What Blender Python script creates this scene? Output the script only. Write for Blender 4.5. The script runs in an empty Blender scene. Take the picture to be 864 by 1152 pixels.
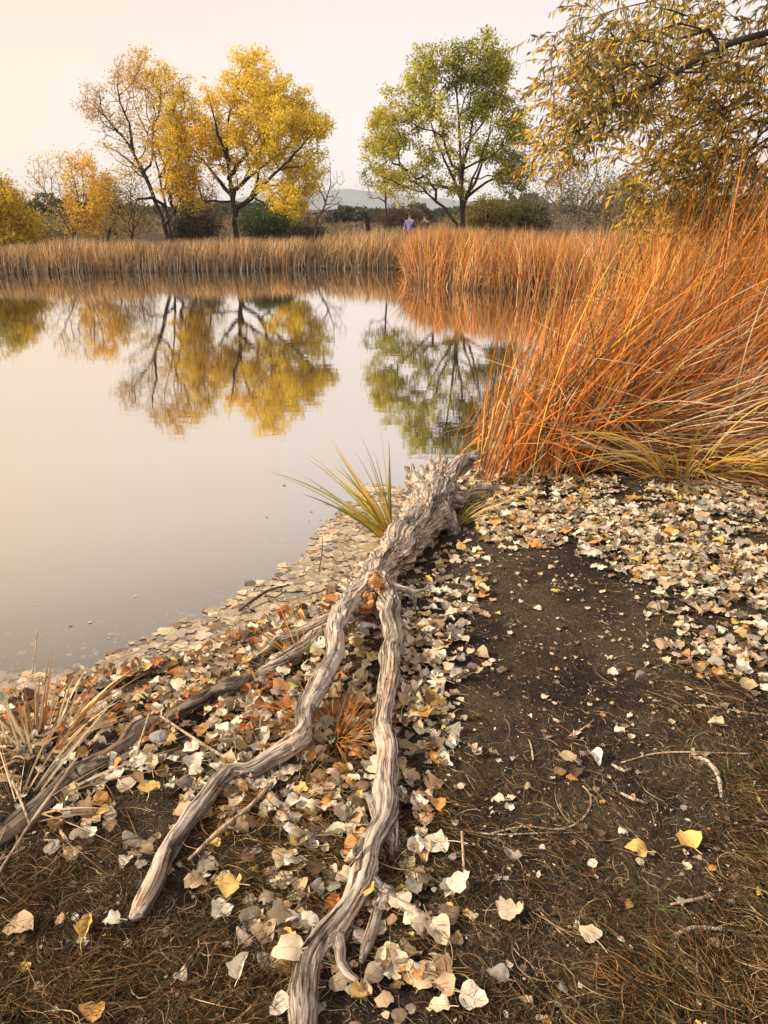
import bpy, math, random
import numpy as np
from mathutils import Vector, Matrix

rng = np.random.default_rng(7)
random.seed(7)
scene = bpy.context.scene

# ------------------------------------------------------------------ camera
CAM_Z = 2.1
F = 865.0 / 864.0                     # focal length over image width
PITCH = math.atan((576 - 243) / 865.0)
cam_data = bpy.data.cameras.new("camera")
cam_data.sensor_fit = 'HORIZONTAL'
cam_data.sensor_width = 36.0
cam_data.lens = 36.0 * F
cam_data.clip_start = 0.05
cam_data.clip_end = 9000
cam = bpy.data.objects.new("camera", cam_data)
scene.collection.objects.link(cam)
cam.location = (0, 0, CAM_Z)
cam.rotation_euler = (math.pi / 2 - PITCH, 0, 0)
scene.camera = cam

# ------------------------------------------------------------------ light
SUN_DIR = Vector((-0.80, -0.16, 0.58)).normalized()      # towards the sun
sun_el = math.asin(SUN_DIR.z)
sun_az = math.atan2(SUN_DIR.x, SUN_DIR.y)
world = bpy.data.worlds.new("World")
scene.world = world
world.use_nodes = True
nt = world.node_tree
nt.nodes.clear()
out = nt.nodes.new('ShaderNodeOutputWorld')
bg = nt.nodes.new('ShaderNodeBackground')
bg.inputs['Strength'].default_value = 0.088
sky = nt.nodes.new('ShaderNodeTexSky')
sky.sky_type = 'NISHITA'
sky.sun_disc = False
sky.sun_elevation = sun_el
sky.sun_rotation = sun_az
sky.dust_density = 4.0
tc = nt.nodes.new('ShaderNodeTexCoord')
dot = nt.nodes.new('ShaderNodeVectorMath'); dot.operation = 'DOT_PRODUCT'
g = Vector((-0.80, 0.52, 0.28)).normalized()
dot.inputs[1].default_value = g
nt.links.new(tc.outputs['Generated'], dot.inputs[0])
ramp = nt.nodes.new('ShaderNodeValToRGB')                 # high thin overcast, warmer towards the sun's side
cr = ramp.color_ramp
cr.elements[0].position = 0.0; cr.elements[0].color = (8.9, 7.95, 7.6, 1)
cr.elements[1].position = 1.0; cr.elements[1].color = (9.9, 7.0, 4.0, 1)
e = cr.elements.new(0.62); e.color = (9.0, 7.95, 7.55, 1)
e = cr.elements.new(0.86); e.color = (9.4, 7.6, 6.1, 1)
nt.links.new(dot.outputs['Value'], ramp.inputs['Fac'])
mix = nt.nodes.new('ShaderNodeMix'); mix.data_type = 'RGBA'
mix.inputs['Factor'].default_value = 0.93
nt.links.new(sky.outputs['Color'], mix.inputs['A'])
nt.links.new(ramp.outputs['Color'], mix.inputs['B'])
sepw = nt.nodes.new('ShaderNodeSeparateXYZ'); nt.links.new(tc.outputs['Generated'], sepw.inputs[0])
hor = nt.nodes.new('ShaderNodeMapRange'); hor.inputs['From Min'].default_value = 0.0; hor.inputs['From Max'].default_value = 0.22
hor.inputs['To Min'].default_value = 1.25; hor.inputs['To Max'].default_value = 1.0
nt.links.new(sepw.outputs['Z'], hor.inputs['Value'])
hs = nt.nodes.new('ShaderNodeVectorMath'); hs.operation = 'SCALE'
nt.links.new(mix.outputs['Result'], hs.inputs[0]); nt.links.new(hor.outputs[0], hs.inputs['Scale'])
nt.links.new(hs.outputs['Vector'], bg.inputs['Color'])
nt.links.new(bg.outputs['Background'], out.inputs['Surface'])

sun_data = bpy.data.lights.new("sun", 'SUN')
sun_data.energy = 5.0
sun_data.angle = math.radians(2.5)
sun_data.color = (1.0, 0.84, 0.64)
sun = bpy.data.objects.new("sun", sun_data)
scene.collection.objects.link(sun)
sun.rotation_euler = SUN_DIR.to_track_quat('Z', 'Y').to_euler()
sun.location = (-20, -4, 15)

scene.view_settings.view_transform = 'Standard'
scene.view_settings.look = 'None'
scene.view_settings.exposure = 0.40
scene.view_settings.gamma = 1.0
scene.view_settings.use_curve_mapping = False
scene.cycles.max_bounces = 6
scene.cycles.diffuse_bounces = 3
scene.cycles.transparent_max_bounces = 6
scene.cycles.volume_bounces = 0
scene.cycles.use_denoising = True

# ------------------------------------------------------------------ helpers
def ray(px, py):
    """World direction through a point of the 864 x 1152 photograph."""
    x, y, z = (px - 432) / 865.0, -(py - 576) / 865.0, -1.0
    c, s = math.cos(PITCH), math.sin(PITCH)
    # camera looks along +Y, pitched down
    return np.array([x, c + y * s, y * c - s])

def on_z(px, py, z=0.0):
    d = ray(px, py)
    t = (z - CAM_Z) / d[2]
    return np.array([d[0] * t, d[1] * t, z])

def at_depth(px, py, Y):
    d = ray(px, py)
    t = Y / d[1]
    return np.array([d[0] * t, Y, CAM_Z + d[2] * t])

def to_px(P):
    P = np.atleast_2d(P)
    c, s = math.cos(PITCH), math.sin(PITCH)
    y, z = P[:, 1], P[:, 2] - CAM_Z
    dep = y * c - z * s
    up = y * s + z * c
    dep = np.where(dep < 1e-3, 1e-3, dep)
    return 432 + 865 * P[:, 0] / dep, 576 - 865 * up / dep, dep

def _h(ix, iy, iz, seed):
    h = (ix * 374761393 + iy * 668265263 + iz * 2147483647 + seed * 1274126177) & 0xffffffff
    h = ((h ^ (h >> 13)) * 1274126177) & 0xffffffff
    h = h ^ (h >> 16)
    return (h & 0xffff) / 32767.5 - 1.0

def vnoise(P, seed=0):
    P = np.asarray(P, dtype=np.float64)
    if P.shape[-1] == 2:
        P = np.concatenate([P, np.full(P.shape[:-1] + (1,), 0.37)], -1)
    i = np.floor(P).astype(np.int64); f = P - i
    f = f * f * (3 - 2 * f)
    r = 0
    for dx in (0, 1):
        for dy in (0, 1):
            for dz in (0, 1):
                w = (f[..., 0] if dx else 1 - f[..., 0]) * (f[..., 1] if dy else 1 - f[..., 1]) * (f[..., 2] if dz else 1 - f[..., 2])
                r = r + w * _h(i[..., 0] + dx, i[..., 1] + dy, i[..., 2] + dz, seed)
    return r

def fbm(P, o=4, seed=0):
    a, r, P = 1.0, 0, np.asarray(P, float)
    for k in range(o):
        r = r + a * vnoise(P * 2 ** k + 17.3 * k, seed + k); a *= 0.5
    return r

def new_mesh(name, V, quads=None, tris=None, mat=None, col=None, vec=None, smooth=False, parent=None, link=True):
    me = bpy.data.meshes.new(name)
    V = np.asarray(V, np.float32).reshape(-1, 3)
    me.vertices.add(len(V)); me.vertices.foreach_set('co', V.ravel())
    q = np.asarray(quads, np.int32).reshape(-1, 4) if quads is not None else np.zeros((0, 4), np.int32)
    t = np.asarray(tris, np.int32).reshape(-1, 3) if tris is not None else np.zeros((0, 3), np.int32)
    loops = np.concatenate([q.ravel(), t.ravel()])
    tot = np.concatenate([np.full(len(q), 4), np.full(len(t), 3)]).astype(np.int32)
    st = np.concatenate([[0], np.cumsum(tot)[:-1]]).astype(np.int32)
    me.loops.add(len(loops)); me.loops.foreach_set('vertex_index', loops)
    me.polygons.add(len(tot)); me.polygons.foreach_set('loop_start', st); me.polygons.foreach_set('loop_total', tot)
    me.update(calc_edges=True)
    if smooth:
        me.polygons.foreach_set('use_smooth', np.ones(len(tot), bool))
    if col is not None:
        c = np.asarray(col, np.float32)
        if c.shape[1] == 3: c = np.concatenate([c, np.ones((len(c), 1), np.float32)], 1)
        a = me.attributes.new('tint', 'FLOAT_COLOR', 'POINT'); a.data.foreach_set('color', c.ravel())
    if vec is not None:
        a = me.attributes.new('grain', 'FLOAT_VECTOR', 'POINT'); a.data.foreach_set('vector', np.asarray(vec, np.float32).ravel())
    if mat: me.materials.append(mat)
    if not link: return me
    o = bpy.data.objects.new(name, me); scene.collection.objects.link(o)
    if parent: o.parent = parent
    return o

def tag(o, label=None, cat=None, group=None, kind=None):
    if label: o['label'] = label
    if cat: o['category'] = cat
    if group: o['group'] = group
    if kind: o['kind'] = kind
    return o

def empty(name, loc=(0, 0, 0)):
    o = bpy.data.objects.new(name, None); scene.collection.objects.link(o)
    o.location = loc; o.empty_display_size = 0.1
    return o

def unit(v):
    v = np.asarray(v, float)
    return v / (np.linalg.norm(v, axis=-1, keepdims=True) + 1e-9)

# ---- materials
def mat_new(name):
    m = bpy.data.materials.new(name); m.use_nodes = True
    n = m.node_tree; n.nodes.clear()
    o = n.nodes.new('ShaderNodeOutputMaterial')
    return m, n, o

def mat_tint(name, rough=0.6, trans=0.3, spec=0.3, noise_scale=None, noise_amt=0.25):
    """Thin vegetation: the colour of every blade or leaf comes from its own tint."""
    m, n, o = mat_new(name)
    at = n.nodes.new('ShaderNodeAttribute'); at.attribute_name = 'tint'
    src = at.outputs['Color']
    if noise_scale:
        t = n.nodes.new('ShaderNodeTexCoord'); nz = n.nodes.new('ShaderNodeTexNoise')
        nz.inputs['Scale'].default_value = noise_scale; nz.inputs['Detail'].default_value = 3
        n.links.new(t.outputs['Object'], nz.inputs['Vector'])
        mr = n.nodes.new('ShaderNodeMapRange'); mr.inputs['To Min'].default_value = 1 - noise_amt; mr.inputs['To Max'].default_value = 1 + noise_amt
        n.links.new(nz.outputs['Fac'], mr.inputs['Value'])
        mx = n.nodes.new('ShaderNodeVectorMath'); mx.operation = 'SCALE'
        n.links.new(src, mx.inputs[0]); n.links.new(mr.outputs['Result'], mx.inputs['Scale'])
        src = mx.outputs['Vector']
    p = n.nodes.new('ShaderNodeBsdfPrincipled'); p.inputs['Roughness'].default_value = rough
    p.inputs['Specular IOR Level'].default_value = spec
    n.links.new(src, p.inputs['Base Color'])
    if trans > 0:
        tr = n.nodes.new('ShaderNodeBsdfTranslucent'); n.links.new(src, tr.inputs['Color'])
        ms = n.nodes.new('ShaderNodeMixShader'); ms.inputs['Fac'].default_value = trans
        n.links.new(p.outputs[0], ms.inputs[1]); n.links.new(tr.outputs[0], ms.inputs[2])
        n.links.new(ms.outputs[0], o.inputs['Surface'])
    else:
        n.links.new(p.outputs[0], o.inputs['Surface'])
    return m

M_reed = mat_tint('dry_reed', 0.5, 0.25, 0.35)
M_grass = mat_tint('dry_grass', 0.6, 0.15, 0.25)
M_crown = mat_tint('tree_leaves', 0.55, 0.45, 0.3)
M_chip = mat_tint('plant_debris', 0.7, 0.0, 0.2)

def mat_leaf():
    m, n, o = mat_new('fallen_leaf')
    at = n.nodes.new('ShaderNodeAttribute'); at.attribute_name = 'tint'
    gr = n.nodes.new('ShaderNodeAttribute'); gr.attribute_name = 'grain'   # x across, y along, z per leaf
    sep = n.nodes.new('ShaderNodeSeparateXYZ'); n.links.new(gr.outputs['Vector'], sep.inputs[0])
    ab = n.nodes.new('ShaderNodeMath'); ab.operation = 'ABSOLUTE'; n.links.new(sep.outputs['X'], ab.inputs[0])
    # midrib
    mid = n.nodes.new('ShaderNodeMapRange'); mid.inputs['From Min'].default_value = 0.0; mid.inputs['From Max'].default_value = 0.022
    mid.inputs['To Min'].default_value = 1; mid.inputs['To Max'].default_value = 0
    n.links.new(ab.outputs[0], mid.inputs['Value'])
    # side veins
    m1 = n.nodes.new('ShaderNodeMath'); m1.operation = 'MULTIPLY_ADD'; m1.inputs[1].default_value = -0.75
    n.links.new(ab.outputs[0], m1.inputs[0]); n.links.new(sep.outputs['Y'], m1.inputs[2])
    m2 = n.nodes.new('ShaderNodeMath'); m2.operation = 'MULTIPLY'; m2.inputs[1].default_value = 8.0; n.links.new(m1.outputs[0], m2.inputs[0])
    m3 = n.nodes.new('ShaderNodeMath'); m3.operation = 'PINGPONG'; m3.inputs[1].default_value = 0.5; n.links.new(m2.outputs[0], m3.inputs[0])
    v = n.nodes.new('ShaderNodeMapRange'); v.inputs['From Min'].default_value = 0; v.inputs['From Max'].default_value = 0.09
    v.inputs['To Min'].default_value = 0.8; v.inputs['To Max'].default_value = 0
    n.links.new(m3.outputs[0], v.inputs['Value'])
    vm = n.nodes.new('ShaderNodeMath'); vm.operation = 'MAXIMUM'; n.links.new(mid.outputs[0], vm.inputs[0]); n.links.new(v.outputs[0], vm.inputs[1])
    nz = n.nodes.new('ShaderNodeTexNoise'); nz.inputs['Scale'].default_value = 3.2; nz.inputs['Detail'].default_value = 6
    nz.inputs['Roughness'].default_value = 0.65
    n.links.new(gr.outputs['Vector'], nz.inputs['Vector'])
    mr = n.nodes.new('ShaderNodeMapRange'); mr.inputs['From Min'].default_value = 0.3; mr.inputs['From Max'].default_value = 0.7
    mr.inputs['To Min'].default_value = 0.62; mr.inputs['To Max'].default_value = 1.18
    n.links.new(nz.outputs['Fac'], mr.inputs['Value'])
    s1 = n.nodes.new('ShaderNodeVectorMath'); s1.operation = 'SCALE'; n.links.new(at.outputs['Color'], s1.inputs[0]); n.links.new(mr.outputs[0], s1.inputs['Scale'])
    mx = n.nodes.new('ShaderNodeMix'); mx.data_type = 'RGBA'; mx.blend_type = 'MULTIPLY'
    mx.inputs['B'].default_value = (0.66, 0.55, 0.40, 1)
    n.links.new(vm.outputs[0], mx.inputs['Factor']); n.links.new(s1.outputs['Vector'], mx.inputs['A'])
    # brown specks
    n2 = n.nodes.new('ShaderNodeTexNoise'); n2.inputs['Scale'].default_value = 16; n2.inputs['Detail'].default_value = 2
    n.links.new(gr.outputs['Vector'], n2.inputs['Vector'])
    sp = n.nodes.new('ShaderNodeMapRange'); sp.inputs['From Min'].default_value = 0.64; sp.inputs['From Max'].default_value = 0.72
    sp.inputs['To Max'].default_value = 0.75
    n.links.new(n2.outputs['Fac'], sp.inputs['Value'])
    mx2 = n.nodes.new('ShaderNodeMix'); mx2.data_type = 'RGBA'; mx2.blend_type = 'MULTIPLY'
    mx2.inputs['B'].default_value = (0.42, 0.27, 0.16, 1)
    n.links.new(sp.outputs[0], mx2.inputs['Factor']); n.links.new(mx.outputs['Result'], mx2.inputs['A'])
    bmp = n.nodes.new('ShaderNodeBump'); bmp.inputs['Strength'].default_value = 0.5; bmp.inputs['Distance'].default_value = 0.002
    ad = n.nodes.new('ShaderNodeMath'); ad.operation = 'ADD'; n.links.new(vm.outputs[0], ad.inputs[0]); n.links.new(nz.outputs['Fac'], ad.inputs[1])
    n.links.new(ad.outputs[0], bmp.inputs['Height'])
    p = n.nodes.new('ShaderNodeBsdfPrincipled'); p.inputs['Roughness'].default_value = 0.55; p.inputs['Specular IOR Level'].default_value = 0.3
    n.links.new(mx2.outputs['Result'], p.inputs['Base Color']); n.links.new(bmp.outputs[0], p.inputs['Normal'])
    tr = n.nodes.new('ShaderNodeBsdfTranslucent'); n.links.new(mx2.outputs['Result'], tr.inputs['Color'])
    ms = n.nodes.new('ShaderNodeMixShader'); ms.inputs['Fac'].default_value = 0.15
    n.links.new(p.outputs[0], ms.inputs[1]); n.links.new(tr.outputs[0], ms.inputs[2]); n.links.new(ms.outputs[0], o.inputs['Surface'])
    return m
M_leaf = mat_leaf()

def ramp_node(n, stops):
    r = n.nodes.new('ShaderNodeValToRGB'); c = r.color_ramp
    while len(c.elements) > 1: c.elements.remove(c.elements[-1])
    c.elements[0].position = stops[0][0]; c.elements[0].color = (*stops[0][1], 1)
    for p, k in stops[1:]:
        e = c.elements.new(p); e.color = (*k, 1)
    return r

def mat_ground():
    m, n, o = mat_new('muddy_soil')
    t = n.nodes.new('ShaderNodeTexCoord')
    a = n.nodes.new('ShaderNodeTexNoise'); a.inputs['Scale'].default_value = 2.2; a.inputs['Detail'].default_value = 8; a.inputs['Roughness'].default_value = 0.68
    b = n.nodes.new('ShaderNodeTexNoise'); b.inputs['Scale'].default_value = 75; b.inputs['Detail'].default_value = 5; b.inputs['Roughness'].default_value = 0.7
    c = n.nodes.new('ShaderNodeTexVoronoi'); c.inputs['Scale'].default_value = 130
    for x in (a, b, c): n.links.new(t.outputs['Object'], x.inputs['Vector'])
    r = ramp_node(n, [(0.3, (0.011, 0.0075, 0.005)), (0.44, (0.030, 0.020, 0.012)), (0.56, (0.078, 0.052, 0.029)), (0.72, (0.070, 0.056, 0.026))])
    n.links.new(a.outputs['Fac'], r.inputs['Fac'])
    mr = n.nodes.new('ShaderNodeMapRange'); mr.inputs['From Min'].default_value = 0.3; mr.inputs['From Max'].default_value = 0.72
    mr.inputs['To Min'].default_value = 0.35; mr.inputs['To Max'].default_value = 1.75
    n.links.new(b.outputs['Fac'], mr.inputs['Value'])
    s = n.nodes.new('ShaderNodeVectorMath'); s.operation = 'SCALE'; n.links.new(r.outputs['Color'], s.inputs[0]); n.links.new(mr.outputs[0], s.inputs['Scale'])
    hh = n.nodes.new('ShaderNodeMath'); hh.operation = 'MULTIPLY_ADD'; hh.inputs[1].default_value = -0.5
    n.links.new(c.outputs['Distance'], hh.inputs[0]); n.links.new(b.outputs['Fac'], hh.inputs[2])
    bm = n.nodes.new('ShaderNodeBump'); bm.inputs['Strength'].default_value = 1.0; bm.inputs['Distance'].default_value = 0.022
    n.links.new(hh.outputs[0], bm.inputs['Height'])
    p = n.nodes.new('ShaderNodeBsdfPrincipled'); p.inputs['Roughness'].default_value = 0.85; p.inputs['Specular IOR Level'].default_value = 0.25
    n.links.new(s.outputs['Vector'], p.inputs['Base Color']); n.links.new(bm.outputs[0], p.inputs['Normal'])
    n.links.new(p.outputs[0], o.inputs['Surface'])
    return m

def mat_water():
    """Silty still water: mirror-like at a flat angle, grey-brown silt that closes with depth, clear in the shallows."""
    m, n, o = mat_new('still_pond_water')
    t = n.nodes.new('ShaderNodeTexCoord')
    mp = n.nodes.new('ShaderNodeMapping'); mp.inputs['Scale'].default_value = (1.0, 2.4, 1)
    n.links.new(t.outputs['Object'], mp.inputs['Vector'])
    a = n.nodes.new('ShaderNodeTexNoise'); a.inputs['Scale'].default_value = 2.4; a.inputs['Detail'].default_value = 3
    n.links.new(mp.outputs[0], a.inputs['Vector'])
    bm = n.nodes.new('ShaderNodeBump'); bm.inputs['Strength'].default_value = 0.022; bm.inputs['Distance'].default_value = 0.03
    n.links.new(a.outputs['Fac'], bm.inputs['Height'])
    gl = n.nodes.new('ShaderNodeBsdfGlossy'); gl.inputs['Roughness'].default_value = 0.02; gl.inputs['Color'].default_value = (0.95, 0.92, 0.87, 1)
    n.links.new(bm.outputs[0], gl.inputs['Normal'])
    lw = n.nodes.new('ShaderNodeLayerWeight'); lw.inputs['Blend'].default_value = 0.5
    fr = n.nodes.new('ShaderNodeValToRGB'); c = fr.color_ramp
    c.elements[0].position = 0.0; c.elements[0].color = (0.10,) * 3 + (1,)
    c.elements[1].position = 1.0; c.elements[1].color = (0.97,) * 3 + (1,)
    for p, v in ((0.35, 0.14), (0.46, 0.24), (0.55, 0.42), (0.64, 0.68), (0.72, 0.85), (0.88, 0.95)):
        e = c.elements.new(p); e.color = (v, v, v, 1)
    n.links.new(lw.outputs['Facing'], fr.inputs['Fac'])
    dp = n.nodes.new('ShaderNodeAttribute'); dp.attribute_name = 'tint'
    sep = n.nodes.new('ShaderNodeSeparateColor'); n.links.new(dp.outputs['Color'], sep.inputs[0])
    silt = n.nodes.new('ShaderNodeBsdfDiffuse'); silt.inputs['Color'].default_value = (0.14, 0.125, 0.10, 1)
    clear = n.nodes.new('ShaderNodeBsdfTransparent'); clear.inputs['Color'].default_value = (0.92, 0.88, 0.8, 1)
    below = n.nodes.new('ShaderNodeMixShader')
    n.links.new(sep.outputs[0], below.inputs['Fac']); n.links.new(clear.outputs[0], below.inputs[1]); n.links.new(silt.outputs[0], below.inputs[2])
    ms = n.nodes.new('ShaderNodeMixShader')
    n.links.new(fr.outputs['Color'], ms.inputs['Fac']); n.links.new(below.outputs[0], ms.inputs[1]); n.links.new(gl.outputs[0], ms.inputs[2])
    n.links.new(ms.outputs[0], o.inputs['Surface'])
    return m

def mat_wood(name, dark, mid, light, warm, rough=0.8, scale=1.0, bump=0.006, warm_at=0.58):
    """Weathered wood: grain stretched along each limb through the 'grain' attribute."""
    m, n, o = mat_new(name)
    at = n.nodes.new('ShaderNodeAttribute'); at.attribute_name = 'grain'
    def nz(sc, st, det=6, ro=0.65):
        mp = n.nodes.new('ShaderNodeMapping'); mp.inputs['Scale'].default_value = (sc * st, sc, sc)
        x = n.nodes.new('ShaderNodeTexNoise'); x.inputs['Scale'].default_value = 1; x.inputs['Detail'].default_value = det; x.inputs['Roughness'].default_value = ro
        n.links.new(at.outputs['Vector'], mp.inputs['Vector']); n.links.new(mp.outputs[0], x.inputs['Vector'])
        return x.outputs['Fac']
    fine = nz(120 * scale, 0.035); mids = nz(34 * scale, 0.06); blot = nz(9 * scale, 0.5, 5)
    sm = n.nodes.new('ShaderNodeMath'); sm.operation = 'ADD'; n.links.new(fine, sm.inputs[0]); n.links.new(mids, sm.inputs[1])
    hf = n.nodes.new('ShaderNodeMath'); hf.operation = 'MULTIPLY'; hf.inputs[1].default_value = 0.5; n.links.new(sm.outputs[0], hf.inputs[0])
    r = ramp_node(n, [(0.40, dark), (0.455, mid), (0.51, light), (0.62, tuple(min(1, c * 1.2) for c in light))])
    n.links.new(hf.outputs[0], r.inputs['Fac'])
    ck = nz(70 * scale, 0.03, 2, 0.5)
    c1 = n.nodes.new('ShaderNodeMath'); c1.operation = 'SUBTRACT'; c1.inputs[1].default_value = 0.5; n.links.new(ck, c1.inputs[0])
    c2 = n.nodes.new('ShaderNodeMath'); c2.operation = 'ABSOLUTE'; n.links.new(c1.outputs[0], c2.inputs[0])
    c3 = n.nodes.new('ShaderNodeMapRange'); c3.inputs['From Max'].default_value = 0.030; c3.inputs['To Min'].default_value = 0.95; c3.inputs['To Max'].default_value = 0
    n.links.new(c2.outputs[0], c3.inputs['Value'])
    crk = n.nodes.new('ShaderNodeMix'); crk.data_type = 'RGBA'; crk.inputs['B'].default_value = (*dark, 1)
    n.links.new(c3.outputs[0], crk.inputs['Factor']); n.links.new(r.outputs['Color'], crk.inputs['A'])
    w = n.nodes.new('ShaderNodeMapRange'); w.inputs['From Min'].default_value = warm_at - 0.07; w.inputs['From Max'].default_value = warm_at + 0.07; w.inputs['To Max'].default_value = 0.75
    n.links.new(blot, w.inputs['Value'])
    mx = n.nodes.new('ShaderNodeMix'); mx.data_type = 'RGBA'; mx.blend_type = 'MULTIPLY'; mx.inputs['B'].default_value = (*warm, 1)
    n.links.new(w.outputs[0], mx.inputs['Factor']); n.links.new(crk.outputs['Result'], mx.inputs['A'])
    w2 = n.nodes.new('ShaderNodeMapRange'); w2.inputs['From Min'].default_value = 0.52; w2.inputs['From Max'].default_value = 0.40; w2.inputs['To Max'].default_value = 0.85
    n.links.new(blot, w2.inputs['Value'])
    mxd = n.nodes.new('ShaderNodeMix'); mxd.data_type = 'RGBA'; mxd.blend_type = 'MULTIPLY'; mxd.inputs['B'].default_value = (0.40, 0.37, 0.35, 1)
    n.links.new(w2.outputs[0], mxd.inputs['Factor']); n.links.new(mx.outputs['Result'], mxd.inputs['A']); mx = mxd
    bm = n.nodes.new('ShaderNodeBump'); bm.inputs['Strength'].default_value = 1.0; bm.inputs['Distance'].default_value = bump * 1.4
    n.links.new(hf.outputs[0], bm.inputs['Height'])
    p = n.nodes.new('ShaderNodeBsdfPrincipled'); p.inputs['Roughness'].default_value = rough; p.inputs['Specular IOR Level'].default_value = 0.25
    n.links.new(mx.outputs['Result'], p.inputs['Base Color']); n.links.new(bm.outputs[0], p.inputs['Normal'])
    n.links.new(p.outputs[0], o.inputs['Surface'])
    return m
M_drift = mat_wood('weathered_driftwood', (0.035, 0.026, 0.020), (0.20, 0.155, 0.12), (0.50, 0.43, 0.36), (1.0, 0.72, 0.50))
M_rot = mat_wood('rotten_bark', (0.022, 0.016, 0.012), (0.085, 0.062, 0.045), (0.20, 0.155, 0.115), (0.9, 0.75, 0.5))
M_burl = mat_wood('orange_rotten_wood', (0.12, 0.045, 0.015), (0.42, 0.19, 0.07), (0.62, 0.33, 0.14), (1.0, 0.8, 0.6), scale=0.8)
M_stick = mat_wood('dry_stick', (0.12, 0.085, 0.055), (0.36, 0.26, 0.17), (0.58, 0.45, 0.31), (0.9, 0.7, 0.5), scale=3)
M_twig = mat_wood('dark_twig', (0.03, 0.02, 0.014), (0.085, 0.06, 0.045), (0.16, 0.12, 0.09), (0.9, 0.7, 0.5), scale=3)

def mat_plain(name, col, rough=0.8, nscale=4.0, amt=0.3):
    m, n, o = mat_new(name)
    t = n.nodes.new('ShaderNodeTexCoord'); z = n.nodes.new('ShaderNodeTexNoise'); z.inputs['Scale'].default_value = nscale; z.inputs['Detail'].default_value = 5
    n.links.new(t.outputs['Object'], z.inputs['Vector'])
    r = ramp_node(n, [(0.3, tuple(c * (1 - amt) for c in col)), (0.7, tuple(min(1, c * (1 + amt)) for c in col))])
    n.links.new(z.outputs['Fac'], r.inputs['Fac'])
    p = n.nodes.new('ShaderNodeBsdfPrincipled'); p.inputs['Roughness'].default_value = rough; p.inputs['Specular IOR Level'].default_value = 0.2
    n.links.new(r.outputs['Color'], p.inputs['Base Color']); n.links.new(p.outputs[0], o.inputs['Surface'])
    return m
M_bark = mat_plain('dark_bark', (0.045, 0.031, 0.024), nscale=6)
M_greybark = mat_plain('grey_bark', (0.17, 0.14, 0.115), nscale=6)

# ------------------------------------------------------------------ pond outline and ground
shore_px = [(0, 792), (60, 784), (130, 768), (200, 752), (260, 728), (330, 697), (385, 664), (425, 628), (440, 600), (462, 568), (500, 540), (538, 512),
            (548, 495), (585, 462), (640, 420), (690, 385), (740, 360), (775, 345)]
spit_px = [(760, 331), (700, 331), (640, 330), (600, 329), (560, 327), (520, 324), (480, 320), (466, 317), (463, 309), (464, 303)]
far_px = [(420, 302), (360, 302), (280, 304), (200, 305), (120, 306), (60, 307), (0, 308)]
poly = [on_z(*p)[:2] for p in shore_px] + [on_z(*p)[:2] for p in spit_px] + [on_z(*p)[:2] for p in far_px]
poly += [np.array([-24., 31.]), np.array([-42., 27.]), np.array([-46., 12.]), np.array([-30., 1.5]), np.array([-10., 1.2]), np.array([-3.4, 2.35])]
POND = np.array(poly)

def pond_sd(P):
    """Signed distance to the waterline, positive on land."""
    P = np.asarray(P, float)[..., :2]
    sh = P.shape[:-1]; P = P.reshape(-1, 2)
    A = POND; B = np.roll(POND, -1, 0)
    best = np.full(len(P), 1e9); inside = np.zeros(len(P), bool)
    for a, b in zip(A, B):
        e = b - a; w = P - a
        t = np.clip((w @ e) / (e @ e), 0, 1)
        d = w - t[:, None] * e
        best = np.minimum(best, (d ** 2).sum(1))
        c = ((a[1] > P[:, 1]) != (b[1] > P[:, 1]))
        with np.errstate(divide='ignore', invalid='ignore'):
            xi = a[0] + (P[:, 1] - a[1]) * (b[0] - a[0]) / (b[1] - a[1] + 1e-12)
        inside ^= c & (P[:, 0] < xi)
    d = np.sqrt(best)
    return np.where(inside, -d, d).reshape(sh)

def ground_z(P):
    P = np.asarray(P, float)[..., :2]
    r = np.hypot(P[..., 0], P[..., 1])
    near = np.clip(1.25 - r / 30, 0, 1)
    sd = pond_sd(P) + 0.05 * fbm(P * 3.0, 2, 5) * near
    land = 0.40 * (1 - np.exp(-np.maximum(sd, 0) / 0.55)) + np.clip(sd - 3, 0, 400) * 0.012
    water = -0.55 * (1 - np.exp(np.minimum(sd, 0) / 2.4)) - 0.02 * (sd < 0) * np.clip(-sd / 0.1, 0, 1)
    h = np.where(sd > 0, land, water)
    w = np.clip(sd / 0.3, 0.15, 1)
    h = h + w * near * (0.030 * fbm(P * 1.3, 3, 11) + 0.011 * fbm(P * 8, 2, 23))
    h = h + w * np.clip(1 - r / 9, 0, 1) * 0.007 * fbm(P * 27, 3, 31)
    return h

def gz(x, y):
    return float(ground_z(np.array([[x, y]]))[0])

def on_ground(px, py, h=0.0):
    z = 0.3
    for _ in range(7):
        p = on_z(px, py, z + h)
        z = max(gz(p[0], p[1]), 0.0)
    return np.array([p[0], p[1], z + h])

# ground sheet: fine near the camera, coarse towards the horizon
ys = [0.25]
while ys[-1] < 4500: ys.append(ys[-1] + max(0.011, 0.0095 * ys[-1] if ys[-1] < 50 else 0.06 * ys[-1]))
ys = np.array([-60, -20, -8, -4, -2, -1, -0.5, -0.2, 0.05] + ys)
us = np.linspace(-1, 1, 401); us = np.sign(us) * (0.55 * np.abs(us) + 0.45 * np.abs(us) ** 3)
YY, UU = np.meshgrid(ys, us, indexing='ij')
XX = UU * (2.6 + 1.25 * np.abs(YY) + np.where(YY < 0, 12, 0) * np.clip(-YY / 4, 0, 1))
GP = np.stack([XX, YY], -1)
GZ = np.concatenate([ground_z(GP[i:i + 60]) for i in range(0, len(GP), 60)])
V = np.concatenate([GP, GZ[..., None]], -1).reshape(-1, 3)
nr, ncn = YY.shape
idx = np.arange(nr * ncn).reshape(nr, ncn)
Q = np.stack([idx[:-1, :-1], idx[:-1, 1:], idx[1:, 1:], idx[1:, :-1]], -1).reshape(-1, 4)
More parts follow.
